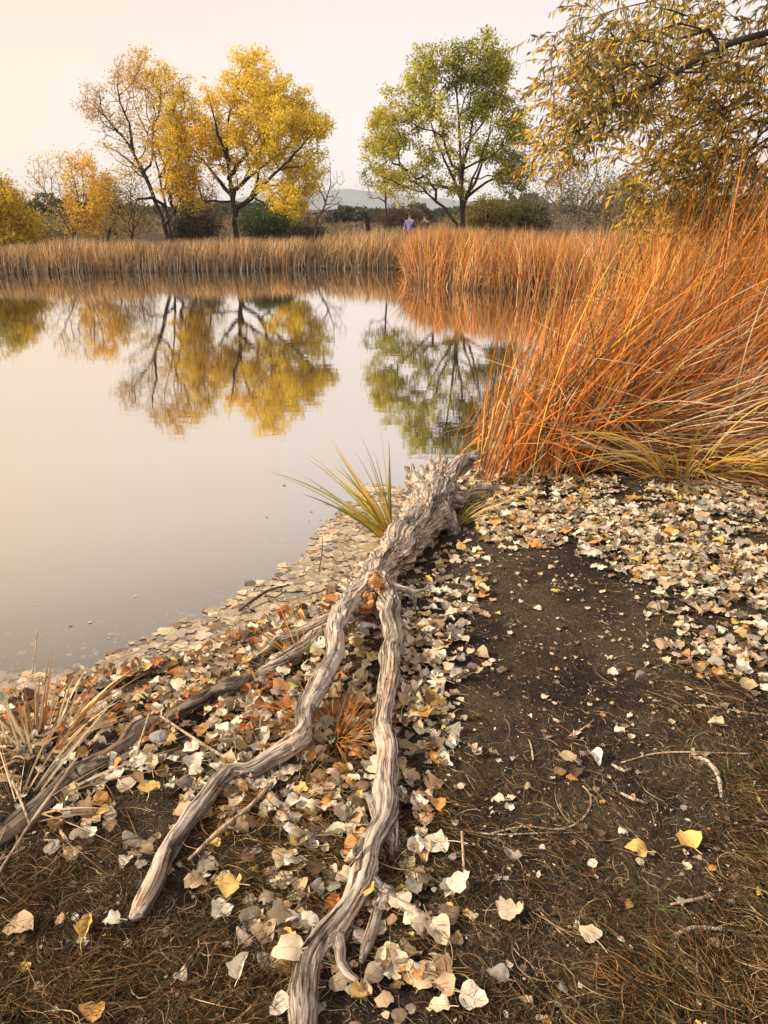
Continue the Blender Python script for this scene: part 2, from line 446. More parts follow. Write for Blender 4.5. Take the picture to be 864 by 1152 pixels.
ground = new_mesh('ground', V, Q, mat=mat_ground(), smooth=True)
tag(ground, 'dark brown muddy bank and path beside the pond', None, kind='structure')

# water sheet with its depth as an attribute
wy = [0.6]
while wy[-1] < 37: wy.append(wy[-1] + max(0.03, 0.013 * wy[-1]))
wy = np.array(wy); wx = np.concatenate([np.linspace(-50, -6, 60), np.linspace(-5.8, 3, 260), np.linspace(3.2, 16, 60)])
WY, WX = np.meshgrid(wy, wx, indexing='ij')
wp = np.stack([WX, WY], -1); gsd = np.concatenate([pond_sd(wp[i:i + 60]) for i in range(0, len(wp), 60)])
dep = np.maximum(0, -gsd)
murk = np.clip(1 - np.exp(-dep / 1.0), 0, 1) * 0.97
idx = np.arange(WX.size).reshape(WX.shape)
Q = np.stack([idx[:-1, :-1], idx[:-1, 1:], idx[1:, 1:], idx[1:, :-1]], -1)
keep = (np.minimum.reduce([gsd[:-1, :-1], gsd[1:, 1:], gsd[:-1, 1:], gsd[1:, :-1]]) < 0.35)
Q = Q[keep].reshape(-1, 4)
Vw = np.stack([WX, WY, np.zeros_like(WX)], -1).reshape(-1, 3)
water = new_mesh('water', Vw, Q, mat=mat_water(), col=np.repeat(murk.reshape(-1, 1), 3, 1), smooth=True)
tag(water, 'still silty pond water mirroring the trees and pale sky', None, kind='structure')

# ------------------------------------------------------------------ far mountains and woods, haze
xs = np.linspace(-2600, 2600, 220)
Yd = 2600.0
def ridge(x):
    pxx = 432 + 865 * x / (Yd * 1.072)
    top = np.interp(pxx, [-600, 0, 20, 60, 110, 200, 330, 370, 400, 420, 450, 480, 560, 660, 800, 1400],
                    [236, 228, 221, 222, 238, 236, 218, 215, 213, 215, 219, 224, 228, 226, 232, 236])
    el = np.tan(np.arctan((576 - top) / 865.0) - PITCH)
    return CAM_Z + el * Yd + 5 * vnoise(np.stack([x / 60, x * 0], -1), 3)
rows = []
for k, (dy, s) in enumerate(((-500, 0.0), (-350, 0.35), (-200, 0.62), (-80, 0.86), (0, 1.0), (200, 0.9), (700, 0.0))):
    x = xs
    rows.append(np.stack([x, np.full_like(x, Yd + dy), -4 + (ridge(x) + 4) * s + (6 * vnoise(np.stack([x / 90, x * 0 + k * 3.1], -1), 9) if 0 < s < 1 else 0)], -1))
R = np.array(rows); idx = np.arange(R.shape[0] * R.shape[1]).reshape(R.shape[:2])
Q = np.stack([idx[:-1, :-1], idx[:-1, 1:], idx[1:, 1:], idx[1:, :-1]], -1).reshape(-1, 4)
mts = new_mesh('mountains', R.reshape(-1, 3), Q, mat=mat_plain('far_forested_slope', (0.10, 0.12, 0.13), nscale=0.01), smooth=True)
tag(mts, 'low blue mountain ridge fading into the haze behind the trees', None, kind='structure')

hb_ = np.array([[x, y, z] for x in (-5900, 5900) for y in (-120, 4900) for z in (-31, 135)], float)
hm, hn, ho = mat_new('valley_air')
pv = hn.nodes.new('ShaderNodeVolumePrincipled'); pv.inputs['Color'].default_value = (0.84, 0.92, 1.0, 1); pv.inputs['Density'].default_value = 0.00030
hn.links.new(pv.outputs[0], ho.inputs['Volume'])
hz = new_mesh('haze', hb_, [[0, 1, 3, 2], [4, 6, 7, 5], [0, 4, 5, 1], [2, 3, 7, 6], [0, 2, 6, 4], [1, 5, 7, 3]], mat=hm)
tag(hz, 'thin pale blue haze over the pond and the valley', 'haze', kind='stuff')

def leaf_cards(C, size, col, flat=0.0, ratio=0.7):
    """One bent diamond per leaf, random facing."""
    n = len(C)
    N = unit(rng.normal(size=(n, 3)) + np.array([0, 0, flat]))
    A = unit(np.cross(N, unit(rng.normal(size=(n, 3))))); B = np.cross(N, A)
    s = (size * rng.uniform(0.65, 1.35, n))[:, None] if np.ndim(size) == 0 else (size * rng.uniform(0.7, 1.3, n))[:, None]
    V = np.stack([C - A * s, C + B * s * ratio * 0.8 + N * s * 0.15, C + A * s, C - B * s * ratio * 0.8 + N * s * 0.15], 1).reshape(-1, 3)
    Q = np.arange(4 * n).reshape(-1, 4)
    return V, Q, np.repeat(col, 4, 0)

# a far-off wood that reads as one dark band
nW = 40000
bx = rng.uniform(-110, 130, nW); by = rng.uniform(90, 112, nW)
top = 2.2 + 0.7 * fbm(np.stack([bx * 0.22, by * 0.05], -1), 3, 77)
top += np.where((bx > -14) & (bx < 12), 0.0, 0.5)
bz = ground_z(np.stack([bx, by], -1)) + (top - 0.6) * rng.uniform(0, 1, nW) ** 0.6
bcol = np.array([0.055, 0.065, 0.032]) * (1 + 0.35 * vnoise(np.stack([bx * 0.35, by * 0.3], -1), 5))[:, None] * rng.uniform(0.7, 1.3, (nW, 1))
warm = (vnoise(np.stack([bx * 0.2, by * 0.12], -1), 55) > 0.25)
bcol[warm] = np.array([0.16, 0.11, 0.055]) * rng.uniform(0.7, 1.3, (warm.sum(), 1))
v, q, c = leaf_cards(np.stack([bx, by, bz], -1), 0.30, bcol)
tag(new_mesh('far_woods', v, q, mat=M_crown, col=c), 'distant dark band of mixed woodland under the mountain', 'woods', kind='stuff')

nS = 26000
sx = rng.uniform(-34, 34, nS); sy = rng.uniform(52, 66, nS)
stp = 1.15 + 0.55 * fbm(np.stack([sx * 0.45, sy * 0.1], -1), 3, 171) + np.where((sx > -10) & (sx < 4), -0.25, 0.25)
sz_ = ground_z(np.stack([sx, sy], -1)) + np.maximum(stp, 0.3) * rng.uniform(0, 1, nS) ** 0.7
scol = np.array([0.26, 0.18, 0.095]) * (1 + 0.4 * vnoise(np.stack([sx * 0.5, sy * 0.4], -1), 15))[:, None] * rng.uniform(0.6, 1.4, (nS, 1))
gk = vnoise(np.stack([sx * 0.3, sy * 0.3], -1), 25) > 0.3
scol[gk] = np.array([0.13, 0.13, 0.06]) * rng.uniform(0.6, 1.4, (gk.sum(), 1))
v, q, c = leaf_cards(np.stack([sx, sy, sz_], -1), 0.11, scol, ratio=0.4)
tag(new_mesh('scrub', v, q, mat=M_crown, col=c), 'belt of tan and olive scrub behind the far reeds', 'scrub', kind='stuff')

# ------------------------------------------------------------------ ribbons (reeds, grass, twigs of straw)
def ribbons(root, d0, L, w, bend, segs=4, kink=None, kink_dir=None, twist=0.6, curve=None):
    """Vectorised flat blades. root,d0,bend: (n,3); L,w: (n,)."""
    n = len(root)
    t = np.linspace(0, 1, segs + 1)
    P = root[:, None] + L[:, None, None] * (d0[:, None] * t[None, :, None] + bend[:, None] * (t ** 2)[None, :, None])
    if kink is not None:
        kt = kink[:, None]
        over = np.clip(t[None] - kt, 0, None)
        base = root[:, None] + L[:, None, None] * (d0[:, None] * np.minimum(t[None], kt)[..., None] + bend[:, None] * (np.minimum(t[None], kt) ** 2)[..., None])
        P = base + L[:, None, None] * kink_dir[:, None] * over[..., None]
    if curve is not None:
        P = P + curve
    T = unit(np.gradient(P, axis=1))
    W0 = unit(rng.normal(size=(n, 3)) * np.array([1, 1, 0.25]))
    W = unit(np.cross(T, W0[:, None]))
    prof = np.clip(1.12 - t ** 2.2 * 1.05, 0.06, 1) * np.clip(0.55 + t * 3, 0, 1)
    ww = (w[:, None] * prof[None])[..., None] * 0.5
    V = np.stack([P - W * ww, P + W * ww], 2).reshape(-1, 3)
    m = segs + 1
    b = (np.arange(n) * m * 2)[:, None] + (np.arange(segs) * 2)[None]
    Q = np.stack([b, b + 1, b + 3, b + 2], -1).reshape(-1, 4)
    return V, Q, m * 2

def merge(parts):
    Vs, Qs, Cs, k = [], [], [], 0
    for V, Q, C in parts:
        Vs.append(V); Qs.append(Q + k); Cs.append(C); k += len(V)
    return np.concatenate(Vs), np.concatenate(Qs), np.concatenate(Cs)

def pick(cols, n, jitter=0.18, p=None):
    cols = np.array(cols); i = rng.choice(len(cols), n, p=p)
    c = cols[i] * rng.uniform(1 - jitter, 1 + jitter, (n, 1)) * rng.uniform(0.94, 1.06, (n, 3))
    return np.clip(c, 0.004, 0.85)

R_OR = (0.62, 0.215, 0.028); R_RED = (0.44, 0.135, 0.020); R_YEL = (0.72, 0.42, 0.06); R_TAN = (0.60, 0.44, 0.25); R_PALE = (0.74, 0.60, 0.40)
R_BRN = (0.24, 0.13, 0.06); R_OLV = (0.30, 0.27, 0.07); R_DK = (0.10, 0.06, 0.03)

def reed_bed(name, label, root, height, width, cols, p, lean=(0.05, 0.0), leansd=0.10, segs=3, kinkp=0.15, droop=0.12, clump=0.0):
    n = len(root)
    cl_ = (0.22 * vnoise(root * np.array([0.9, 0.9, 0]), 71)) if clump else 0.0
    d0 = unit(np.stack([rng.normal(lean[0], leansd, n) + cl_, rng.normal(lean[1], leansd, n), np.ones(n)], -1))
    az = rng.uniform(0, 2 * np.pi, n); k = droop * rng.uniform(0, 1.6, n)
    bend = np.stack([np.cos(az) * k + lean[0] * 0.5, np.sin(az) * k, -k * 0.45], -1)
    V1, Q1, m = ribbons(root, d0, height, width, bend, segs)
    cc = pick(cols, n, p=p)
    if clump: cc = np.clip(cc * (1 + clump * vnoise(root * np.array([1.6, 1.6, 0]), 61) + 0.5 * clump * vnoise(root * np.array([5., 5., 0]), 62))[:, None], 0.01, 0.8)
    C1 = np.repeat(cc, m, 0)
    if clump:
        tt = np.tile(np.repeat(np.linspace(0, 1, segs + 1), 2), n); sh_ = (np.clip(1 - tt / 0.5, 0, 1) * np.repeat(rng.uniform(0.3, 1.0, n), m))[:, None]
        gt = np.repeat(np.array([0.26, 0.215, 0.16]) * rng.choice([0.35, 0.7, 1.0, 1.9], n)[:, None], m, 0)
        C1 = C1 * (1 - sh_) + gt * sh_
    parts = [(V1, Q1, C1)]
    nk = int(n * kinkp)
    if nk:
        i = rng.choice(n, nk, replace=False); a2 = rng.uniform(0, 2 * np.pi, nk)
        kd = unit(np.stack([np.cos(a2) + 0.3, np.sin(a2), rng.uniform(-1.3, 0.3, nk)], -1))
        V2, Q2, m2 = ribbons(root[i], d0[i], height[i] * rng.uniform(0.6, 0.95, nk), width[i], bend[i] * 0.3, 5, rng.uniform(0.3, 0.75, nk), kd)
        parts.append((V2, Q2, np.repeat(pick(cols, nk, p=p), m2, 0)))
    V, Q, C = merge(parts)
    o = new_mesh(name, V, Q, mat=M_reed, col=C)
    return tag(o, label, 'reeds', kind='stuff')

def along(pts, n, back, front=0.25):
    """Random points in a strip behind a polyline (away from the pond)."""
    pts = np.array(pts); seg = np.diff(pts, axis=0); L = np.linalg.norm(seg, axis=1)
    i = rng.choice(len(seg), n, p=L / L.sum()); t = rng.uniform(0, 1, n)
    base = pts[i] + seg[i] * t[:, None]
    nrm = unit(np.stack([seg[i][:, 1], -seg[i][:, 0]], -1))
    test = pond_sd(base + nrm * 0.5) > 0
    nrm = np.where(test[:, None], nrm, -nrm)
    d = -front + (back + front) * rng.uniform(0, 1, n) ** 1.5
    return base + nrm * d[:, None], d

# far bank bed
far_line = [on_z(*p)[:2] for p in [(466, 302)] + far_px] + [np.array([-24., 31.]), np.array([-33., 29.])]
P, d = along(far_line, 17000, 3.2)
fx = P[:, 0]
pxx, _, _ = to_px(np.concatenate([P, np.zeros((len(P), 1))], 1))
root = np.concatenate([P, np.maximum(ground_z(P), -0.05)[:, None]], 1)
topy = np.interp(pxx, [-300, 0, 50, 60, 110, 230, 330, 370, 400, 450, 480], [266, 274, 270, 264, 268, 264, 262, 258, 254, 254, 257])
tz = CAM_Z - np.tan(PITCH - np.arctan((576 - topy) / 865.0)) * P[:, 1]
hb = (tz - root[:, 2]) * (0.95 + 0.13 * fbm(P * 0.9, 3, 3) + 0.07 * vnoise(P * 0.3, 33)) * (1.06 - 0.5 * rng.uniform(0, 1, len(P)) ** 2.2)
hb = np.clip(hb, 0.3, 3)
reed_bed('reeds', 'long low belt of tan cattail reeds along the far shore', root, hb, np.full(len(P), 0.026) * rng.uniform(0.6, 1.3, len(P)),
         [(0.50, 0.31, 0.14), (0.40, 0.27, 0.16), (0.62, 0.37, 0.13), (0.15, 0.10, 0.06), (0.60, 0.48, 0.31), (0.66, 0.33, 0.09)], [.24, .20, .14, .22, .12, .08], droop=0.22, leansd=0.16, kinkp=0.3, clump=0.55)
# pale broken stalks standing in the far shallows
P, d = along(far_line, 1500, 0.1, 0.3)
root = np.concatenate([P, np.full((len(P), 1), -0.05)], 1)
reed_bed('reed_stalks', 'pale broken reed stalks in the shallows of the far shore', root, rng.uniform(0.35, 0.95, len(P)), rng.uniform(0.02, 0.05, len(P)),
         [(0.55, 0.47, 0.36), (0.62, 0.34, 0.12), (0.42, 0.33, 0.24)], [.5, .25, .25], kinkp=0.3, leansd=0.05)

# spit bed
spit_line = [on_z(*p)[:2] for p in spit_px]
P, d = along(spit_line, 12500, 2.6)
pxx, _, _ = to_px(np.concatenate([P, np.zeros((len(P), 1))], 1))
root = np.concatenate([P, np.maximum(ground_z(P), -0.05)[:, None]], 1)
topy = np.interp(pxx, [455, 470, 480, 520, 560, 640, 700], [262, 253, 248, 254, 250, 254, 248])
tz = CAM_Z - np.tan(PITCH - np.arctan((576 - topy) / 865.0)) * P[:, 1]
hb = np.clip((tz - root[:, 2]) * (0.95 + 0.13 * fbm(P * 1.1, 3, 8)) * (1.06 - 0.5 * rng.uniform(0, 1, len(P)) ** 2.2), 0.3, 3)
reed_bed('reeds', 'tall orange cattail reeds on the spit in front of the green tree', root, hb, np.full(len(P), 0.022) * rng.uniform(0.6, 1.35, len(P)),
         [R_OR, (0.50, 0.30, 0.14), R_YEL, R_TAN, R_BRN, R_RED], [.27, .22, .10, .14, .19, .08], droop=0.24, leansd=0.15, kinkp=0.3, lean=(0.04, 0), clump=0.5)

# added dark ribbons painting the dark reflection line at the foot of the far reeds
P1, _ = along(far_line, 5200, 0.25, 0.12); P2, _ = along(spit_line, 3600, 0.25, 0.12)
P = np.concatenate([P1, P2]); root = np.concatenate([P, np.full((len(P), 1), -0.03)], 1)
reed_bed('painted_waterline', 'dark ribbons painting the reflection line along the waterline of the far reeds', root, rng.uniform(0.08, 0.42, len(P)), rng.uniform(0.02, 0.05, len(P)),
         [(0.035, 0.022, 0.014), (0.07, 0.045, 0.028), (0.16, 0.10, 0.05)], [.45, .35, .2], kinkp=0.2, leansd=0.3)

# near bed on the right bank
shoreR = np.array([on_z(*p)[:2] for p in shore_px[11:]])
def near_points(n, seed_front):
    out = []
    while sum(len(o) for o in out) < n:
        y = 4.7 + 11 * rng.uniform(0, 1, 6000) ** 1.5
        x = rng.uniform(0.4, 12.5, 6000)
        x = x[: len(y)]
        P = np.stack([x, y], -1)
        sd = pond_sd(P)
        front = 5.05 + 0.42 * np.clip(x - 0.9, 0, 1.2) + 0.22 * vnoise(np.stack([x * 2.2, x * 0], -1), 4)
        ok = (sd > -0.12) & ((x > 0.70) | (y > 6)) & (y > front) & (x < 0.62 * y + 2.2) & (rng.uniform(0, 1, 6000) < np.where(y < 5.9, np.clip(0.22 + sd * 0.9, 0.12, 1), np.clip((sd - 0.15) * 0.5, 0.03, 1)))
        out.append(P[ok])
    return np.concatenate(out)[:n]
P = near_points(15500, 0)
sdn = pond_sd(P)
hb = np.interp(P[:, 0] - 0.06 * P[:, 1], [0.2, 1.2, 2.5, 4.5, 8], [1.45, 1.95, 2.50, 2.95, 3.1]) * rng.uniform(0.58, 1.10, len(P))
root = np.concatenate([P, np.maximum(ground_z(P), -0.03)[:, None]], 1)
n = len(P)
lean = np.where(rng.uniform(0, 1, n) < 0.72, rng.normal(0.26, 0.26, n), rng.normal(-0.05, 0.4, n)) * np.clip(P[:, 0] / 1.8, 0.35, 1.1)
d0 = unit(np.stack([lean, rng.normal(0.0, 0.26, n), np.ones(n)], -1))
k = 0.5 * rng.uniform(0, 1, n) ** 1.7
edge = np.clip((sdn - 0.1) / 0.9, 0, 1)
d0[:, 0] = np.where(d0[:, 0] < 0.02, np.abs(d0[:, 0]) * 0.3 - 0.5 * edge * np.abs(d0[:, 0]) + 0.02, d0[:, 0])
bend = np.stack([k * rng.choice([1, 1, 1, -0.7], n) * np.where(edge < 0.6, 0.6, 1) + 0.05, rng.normal(0, 0.12, n), -k * 0.55], -1)
bend[:, 0] = np.where(edge < 0.7, np.abs(bend[:, 0]), bend[:, 0])
wid = rng.uniform(0.005, 0.013, n)
V1, Q1, m = ribbons(root, d0, hb, wid, bend, 5)
C = pick([R_OR, R_RED, R_YEL, R_TAN, R_BRN, R_DK, R_OLV], n, .25, p=[.36, .25, .07, .03, .14, .12, .03])
far = P[:, 1] > 7.5
C[far] = pick([R_OR, R_YEL, (0.66, 0.34, 0.10)], far.sum(), p=[.4, .4, .2])
parts = [(V1, Q1, np.repeat(C, m, 0))]
# snapped blades
i = rng.choice(n, 6500, replace=False); a2 = rng.uniform(-0.9, 0.9, len(i)); sgn = np.where(edge[i] < 0.9, 1, rng.choice([1, 1, -1], len(i)))
kd = unit(np.stack([np.cos(a2) * sgn, np.sin(a2), rng.uniform(-1.4, 0.5, len(i))], -1))
V2, Q2, m2 = ribbons(root[i], d0[i], hb[i] * 0.9, wid[i], bend[i] * 0.3, 6, rng.uniform(0.25, 0.75, len(i)), kd)
parts.append((V2, Q2, np.repeat(pick([R_OR, R_TAN, R_PALE, R_RED], len(i), p=[.4, .25, .15, .2]), m2, 0)))
V, Q, C = merge(parts)
tag(new_mesh('reeds', V, Q, mat=M_reed, col=C), 'big stand of orange reeds leaning over the right bank', 'reeds', kind='stuff')

# lodged straw sweeping up from the foot of the stand
n = 7500
a0 = np.array([on_ground(548, 522)[:2], on_ground(660, 520)[:2], on_ground(760, 528)[:2], on_ground(900, 545)[:2]])
u = rng.uniform(0, 1, n) ** 0.8 * 2.999; ii = u.astype(int); P = a0[ii] + (a0[ii + 1] - a0[ii]) * (u - ii)[:, None]
P = P + np.stack([rng.normal(0, 0.12, n), np.abs(rng.normal(0, 0.42, n)) - 0.12], -1)
root = np.concatenate([P, np.maximum(ground_z(P), 0.0)[:, None] + rng.uniform(0, 0.35, (n, 1)) * np.clip((P[:, 1:2] - 5.0) / 0.8, 0.05, 1)], 1)
ang = np.radians(np.abs(rng.normal(30, 22, n))); s = np.where(u < 1.5, 1, rng.choice([1, 1, 1, 1, -1], n))
yaw = rng.normal(0.05, 0.6, n)
d0 = np.stack([np.cos(ang) * s * np.cos(yaw), np.cos(ang) * np.sin(yaw), np.abs(np.sin(ang))], -1)
L = rng.uniform(0.25, 1.45, n) * np.where(s < 0, 0.6, 1)
bend = np.stack([s * 0.1 * np.ones(n), rng.normal(0, 0.1, n), -rng.uniform(0.0, 0.40, n) * np.sin(ang) * 1.5], -1)
V1, Q1, m = ribbons(root, d0, L, rng.uniform(0.006, 0.015, n), bend, 5)
C = pick([R_PALE, R_TAN, (0.40, 0.28, 0.16), R_OR, R_BRN, R_DK, R_RED], n, .25, p=[.10, .15, .16, .20, .15, .12, .12])
tag(new_mesh('lodged_reeds', V1, Q1, mat=M_reed, col=np.repeat(C, m, 0)), 'flattened tan reed straw heaped at the foot of the orange reeds', 'reeds', kind='stuff')

# greener arching blades at the lower right of the stand
def tussock(name, label, px, py, n, L, w, cols, spread=0.6, biasx=0.0, r=0.06, droop=0.5, biasy=0.0, parent=None, segs=7, up=1.0):
    c = on_ground(px, py)
    a = rng.uniform(0, 2 * np.pi, n); rr = r * np.sqrt(rng.uniform(0, 1, n))
    P = np.stack([c[0] + rr * np.cos(a), c[1] + rr * np.sin(a)], -1)
    root = np.concatenate([P, np.maximum(ground_z(P), -0.02)[:, None] - 0.005], 1)
    sp = spread * np.sqrt(rng.uniform(0, 1, n))
    d0 = unit(np.stack([np.cos(a) * sp + biasx, np.sin(a) * sp + biasy, np.full(n, up)], -1))
    k = droop * rng.uniform(0.3, 1.3, n)
    bend = np.stack([d0[:, 0] * k * 0.6, d0[:, 1] * k * 0.6, -k * 0.5], -1)
    V, Q, m = ribbons(root, d0, L * rng.uniform(0.45, 1.1, n), w * rng.uniform(0.6, 1.2, n), bend, segs)
    V -= c[None]
    o = new_mesh(name, V, Q, mat=M_reed, col=np.repeat(pick(cols, n), m, 0))
    o.location = c
    return tag(o, label, 'grass tuft')
tussock('grass_tussock', 'olive green arching blades at the foot of the orange reeds by the right edge', 770, 533, 190, 1.35, 0.011, [R_OLV, (0.42, 0.36, 0.08), R_YEL, R_TAN, (0.55, 0.42, 0.10)], 1.25, 0.05, 0.30, 0.8)
tussock('grass_tussock', 'yellow green blades fanning right from under the orange reeds', 655, 520, 60, 1.3, 0.010, [(0.42, 0.38, 0.07), (0.55, 0.45, 0.10), R_YEL], 0.5, 0.85, 0.12, 0.45)
tussock('grass_tussock', 'green and yellow tussock growing at the water edge beside the driftwood trunk', 436, 603, 46, 0.86, 0.014, [(0.22, 0.24, 0.05), (0.55, 0.40, 0.06), (0.30, 0.30, 0.06), (0.70, 0.42, 0.07), (0.45, 0.30, 0.12)], 0.55, -0.48, 0.05, 0.50)
tussock('grass_tussock', 'short orange blades curling at the base of the waterside tussock', 437, 606, 40, 0.16, 0.008, [R_OR, R_YEL, R_RED], 1.5, 0, 0.05, 0.9)
tussock('grass_tuft', 'thin green and orange tuft in front of the grey branch stubs', 338, 745, 26, 0.34, 0.004, [(0.20, 0.22, 0.05), R_OR, (0.35, 0.32, 0.08)], 0.7, -0.35, 0.03, 0.4)
tussock('sedge_tuft', 'matted rusty orange sedge tuft between the two long branches', 372, 835, 240, 0.27, 0.0028, [R_OR, R_RED, (0.45, 0.22, 0.06), (0.36, 0.27, 0.08)], 1.0, -0.12, 0.08, 1.0)
tussock('sedge_tuft', 'low rusty sedge tuft lower left of the forked branches', 315, 905, 150, 0.21, 0.0026, [R_OR, (0.42, 0.25, 0.08), (0.22, 0.19, 0.07)], 1.4, -0.05, 0.1, 1.0)
tussock('grass_tuft', 'tall olive grass strands right behind the fork of the driftwood', 425, 790, 7, 0.55, 0.004, [(0.20, 0.17, 0.05), (0.3, 0.25, 0.07)], 0.18, 0, 0.08, 0.1)
tussock('grass_tuft', 'yellow green blades lying out from under the root plate', 520, 588, 46, 0.42, 0.006, [(0.38, 0.36, 0.08), (0.5, 0.42, 0.12), R_TAN], 0.7, 0.9, 0.06, 0.9)
tussock('grass_tuft', 'small fresh green sprig on the path above the curved root', 823, 880, 46, 0.07, 0.003, [(0.14, 0.20, 0.04), (0.22, 0.26, 0.06)], 1.3, 0, 0.045, 0.4, segs=4)
tussock('grass_tuft', 'small fresh green sprig on the path below the yellow leaves', 735, 1010, 40, 0.055, 0.0025, [(0.14, 0.20, 0.04), (0.20, 0.24, 0.06)], 1.5, 0, 0.05, 0.4, segs=4)
tussock('dead_reed_clump', 'broken brown reed clump standing at the far left water edge', 40, 840, 120, 0.34, 0.009, [R_BRN, R_TAN, (0.42, 0.20, 0.07), R_PALE], 1.2, 0.1, 0.13, 0.4)
tussock('dead_reed_clump', 'pale snapped stalks lying at the left edge of the bank', 20, 905, 40, 0.42, 0.008, [R_TAN, R_PALE, (0.5, 0.38, 0.24)], 2.0, 0.2, 0.12, 0.3, up=0.5)

# ------------------------------------------------------------------ trees
def tubes(A, B, ra, rb, sides=5):
    n = len(A); d = unit(B - A)
    ref = np.where(np.abs(d[:, 2:3]) > 0.9, np.array([[1., 0, 0]]), np.array([[0, 0, 1.]]))
    u = unit(np.cross(d, ref)); v = np.cross(d, u)
    th = np.arange(sides) * 2 * np.pi / sides
    ring = u[:, None] * np.cos(th)[None, :, None] + v[:, None] * np.sin(th)[None, :, None]
    Va = A[:, None] + ring * ra[:, None, None]; Vb = B[:, None] + d[:, None] * rb[:, None, None] * 0.3 + ring * rb[:, None, None]
    V = np.concatenate([Va, Vb], 1).reshape(-1, 3)
    b = (np.arange(n) * 2 * sides)[:, None]; k = np.arange(sides)[None]; k2 = (k + 1) % sides
    Q = np.stack([b + k, b + k2, b + sides + k2, b + sides + k], -1).reshape(-1, 4)
    return V, Q

def grow(limbs, blobs, n, bf=0.35, jitter=0.12, seed=0, step=0.35, maxd=None):
    """Branch skeleton: hand-placed limbs, then every crown point joins the tree at the cheapest node."""
    r = np.random.default_rng(seed)
    pts, par, pl = [], [], []
    lim = {}
    for li, L in enumerate(limbs):
        L = np.array(L, float)
        if pts:
            D = np.linalg.norm(np.array(pts) - L[0], axis=1); j = int(D.argmin()); start = j; seq = L
            prev = pts[j]
        else:
            pts.append(L[0]); par.append(-1); pl.append(0); prev = L[0]; seq = L[1:]; j = 0
        tot_ = np.linalg.norm(np.diff(np.array(seq), axis=0), axis=1).sum() + 0.5; run = 0.0
        for q in seq:
            dd = np.linalg.norm(q - prev); m = max(1, int(dd / step))
            a = np.array(prev)
            for k in range(1, m + 1):
                p = a + (q - a) * k / m + r.normal(0, 0.018 * step / 0.35, 3)
                pts.append(p); par.append(j); pl.append(pl[j] + dd / m); j = len(pts) - 1; run += dd / m; lim[j] = max(0.0, 1 - run / tot_) * (1.0 if li == 0 else 0.8)
            prev = q
    T = []
    wts = np.array([b[6] for b in blobs], float); wts /= wts.sum()
    for i in r.choice(len(blobs), n, p=wts):
        b = blobs[i]; v = r.normal(size=3); v /= np.linalg.norm(v); v *= r.uniform(0, 1) ** 0.42
        T.append([b[0] + v[0] * b[3], b[1] + v[1] * b[4], b[2] + v[2] * b[5]])
    T = np.array(T)
    P = np.array(pts); plv = np.array(pl)
    D = np.linalg.norm(T[:, None] - P[None], axis=2) + bf * plv[None]
    D += np.where(P[None, :, 2] > T[:, None, 2] + 0.3, 0.6 * (P[None, :, 2] - T[:, None, 2]), 0)
    bp = D.argmin(1); best = D[np.arange(n), bp]; done = np.zeros(n, bool)
    pts = list(pts); par = list(par); pl = list(pl)
    for _ in range(n):
        c = np.where(done, 1e9, best); i = int(c.argmin()); done[i] = True
        j = int(bp[i]); a = np.array(pts[j]); dd = np.linalg.norm(T[i] - a)
        m = max(1, int(round(dd / step)))
        for k in range(1, m + 1):
            p = a + (T[i] - a) * k / m
            if k < m: p = p + r.normal(0, jitter * 0.55 * step, 3)
            pts.append(p); par.append(j); pl.append(pl[j] + dd / m); j = len(pts) - 1
            nd = np.linalg.norm(T - p, axis=1) + bf * pl[j] + np.where(p[2] > T[:, 2] + 0.3, 0.6 * (p[2] - T[:, 2]), 0)
            up = nd < best; best[up] = nd[up]; bp[up] = j
    grow.lim = np.array([lim.get(i, 0.0) for i in range(len(pts))]); grow.lim[0] = 1
    return np.array(pts), np.array(par)

def radii(pts, par, tip, expo=2.3):
    n = len(pts); kids = np.zeros(n)
    acc = np.zeros(n)
    for i in range(n - 1, -1, -1):
        if acc[i] == 0: acc[i] = tip ** expo
        if par[i] >= 0: acc[par[i]] += acc[i]
    return acc ** (1 / expo)

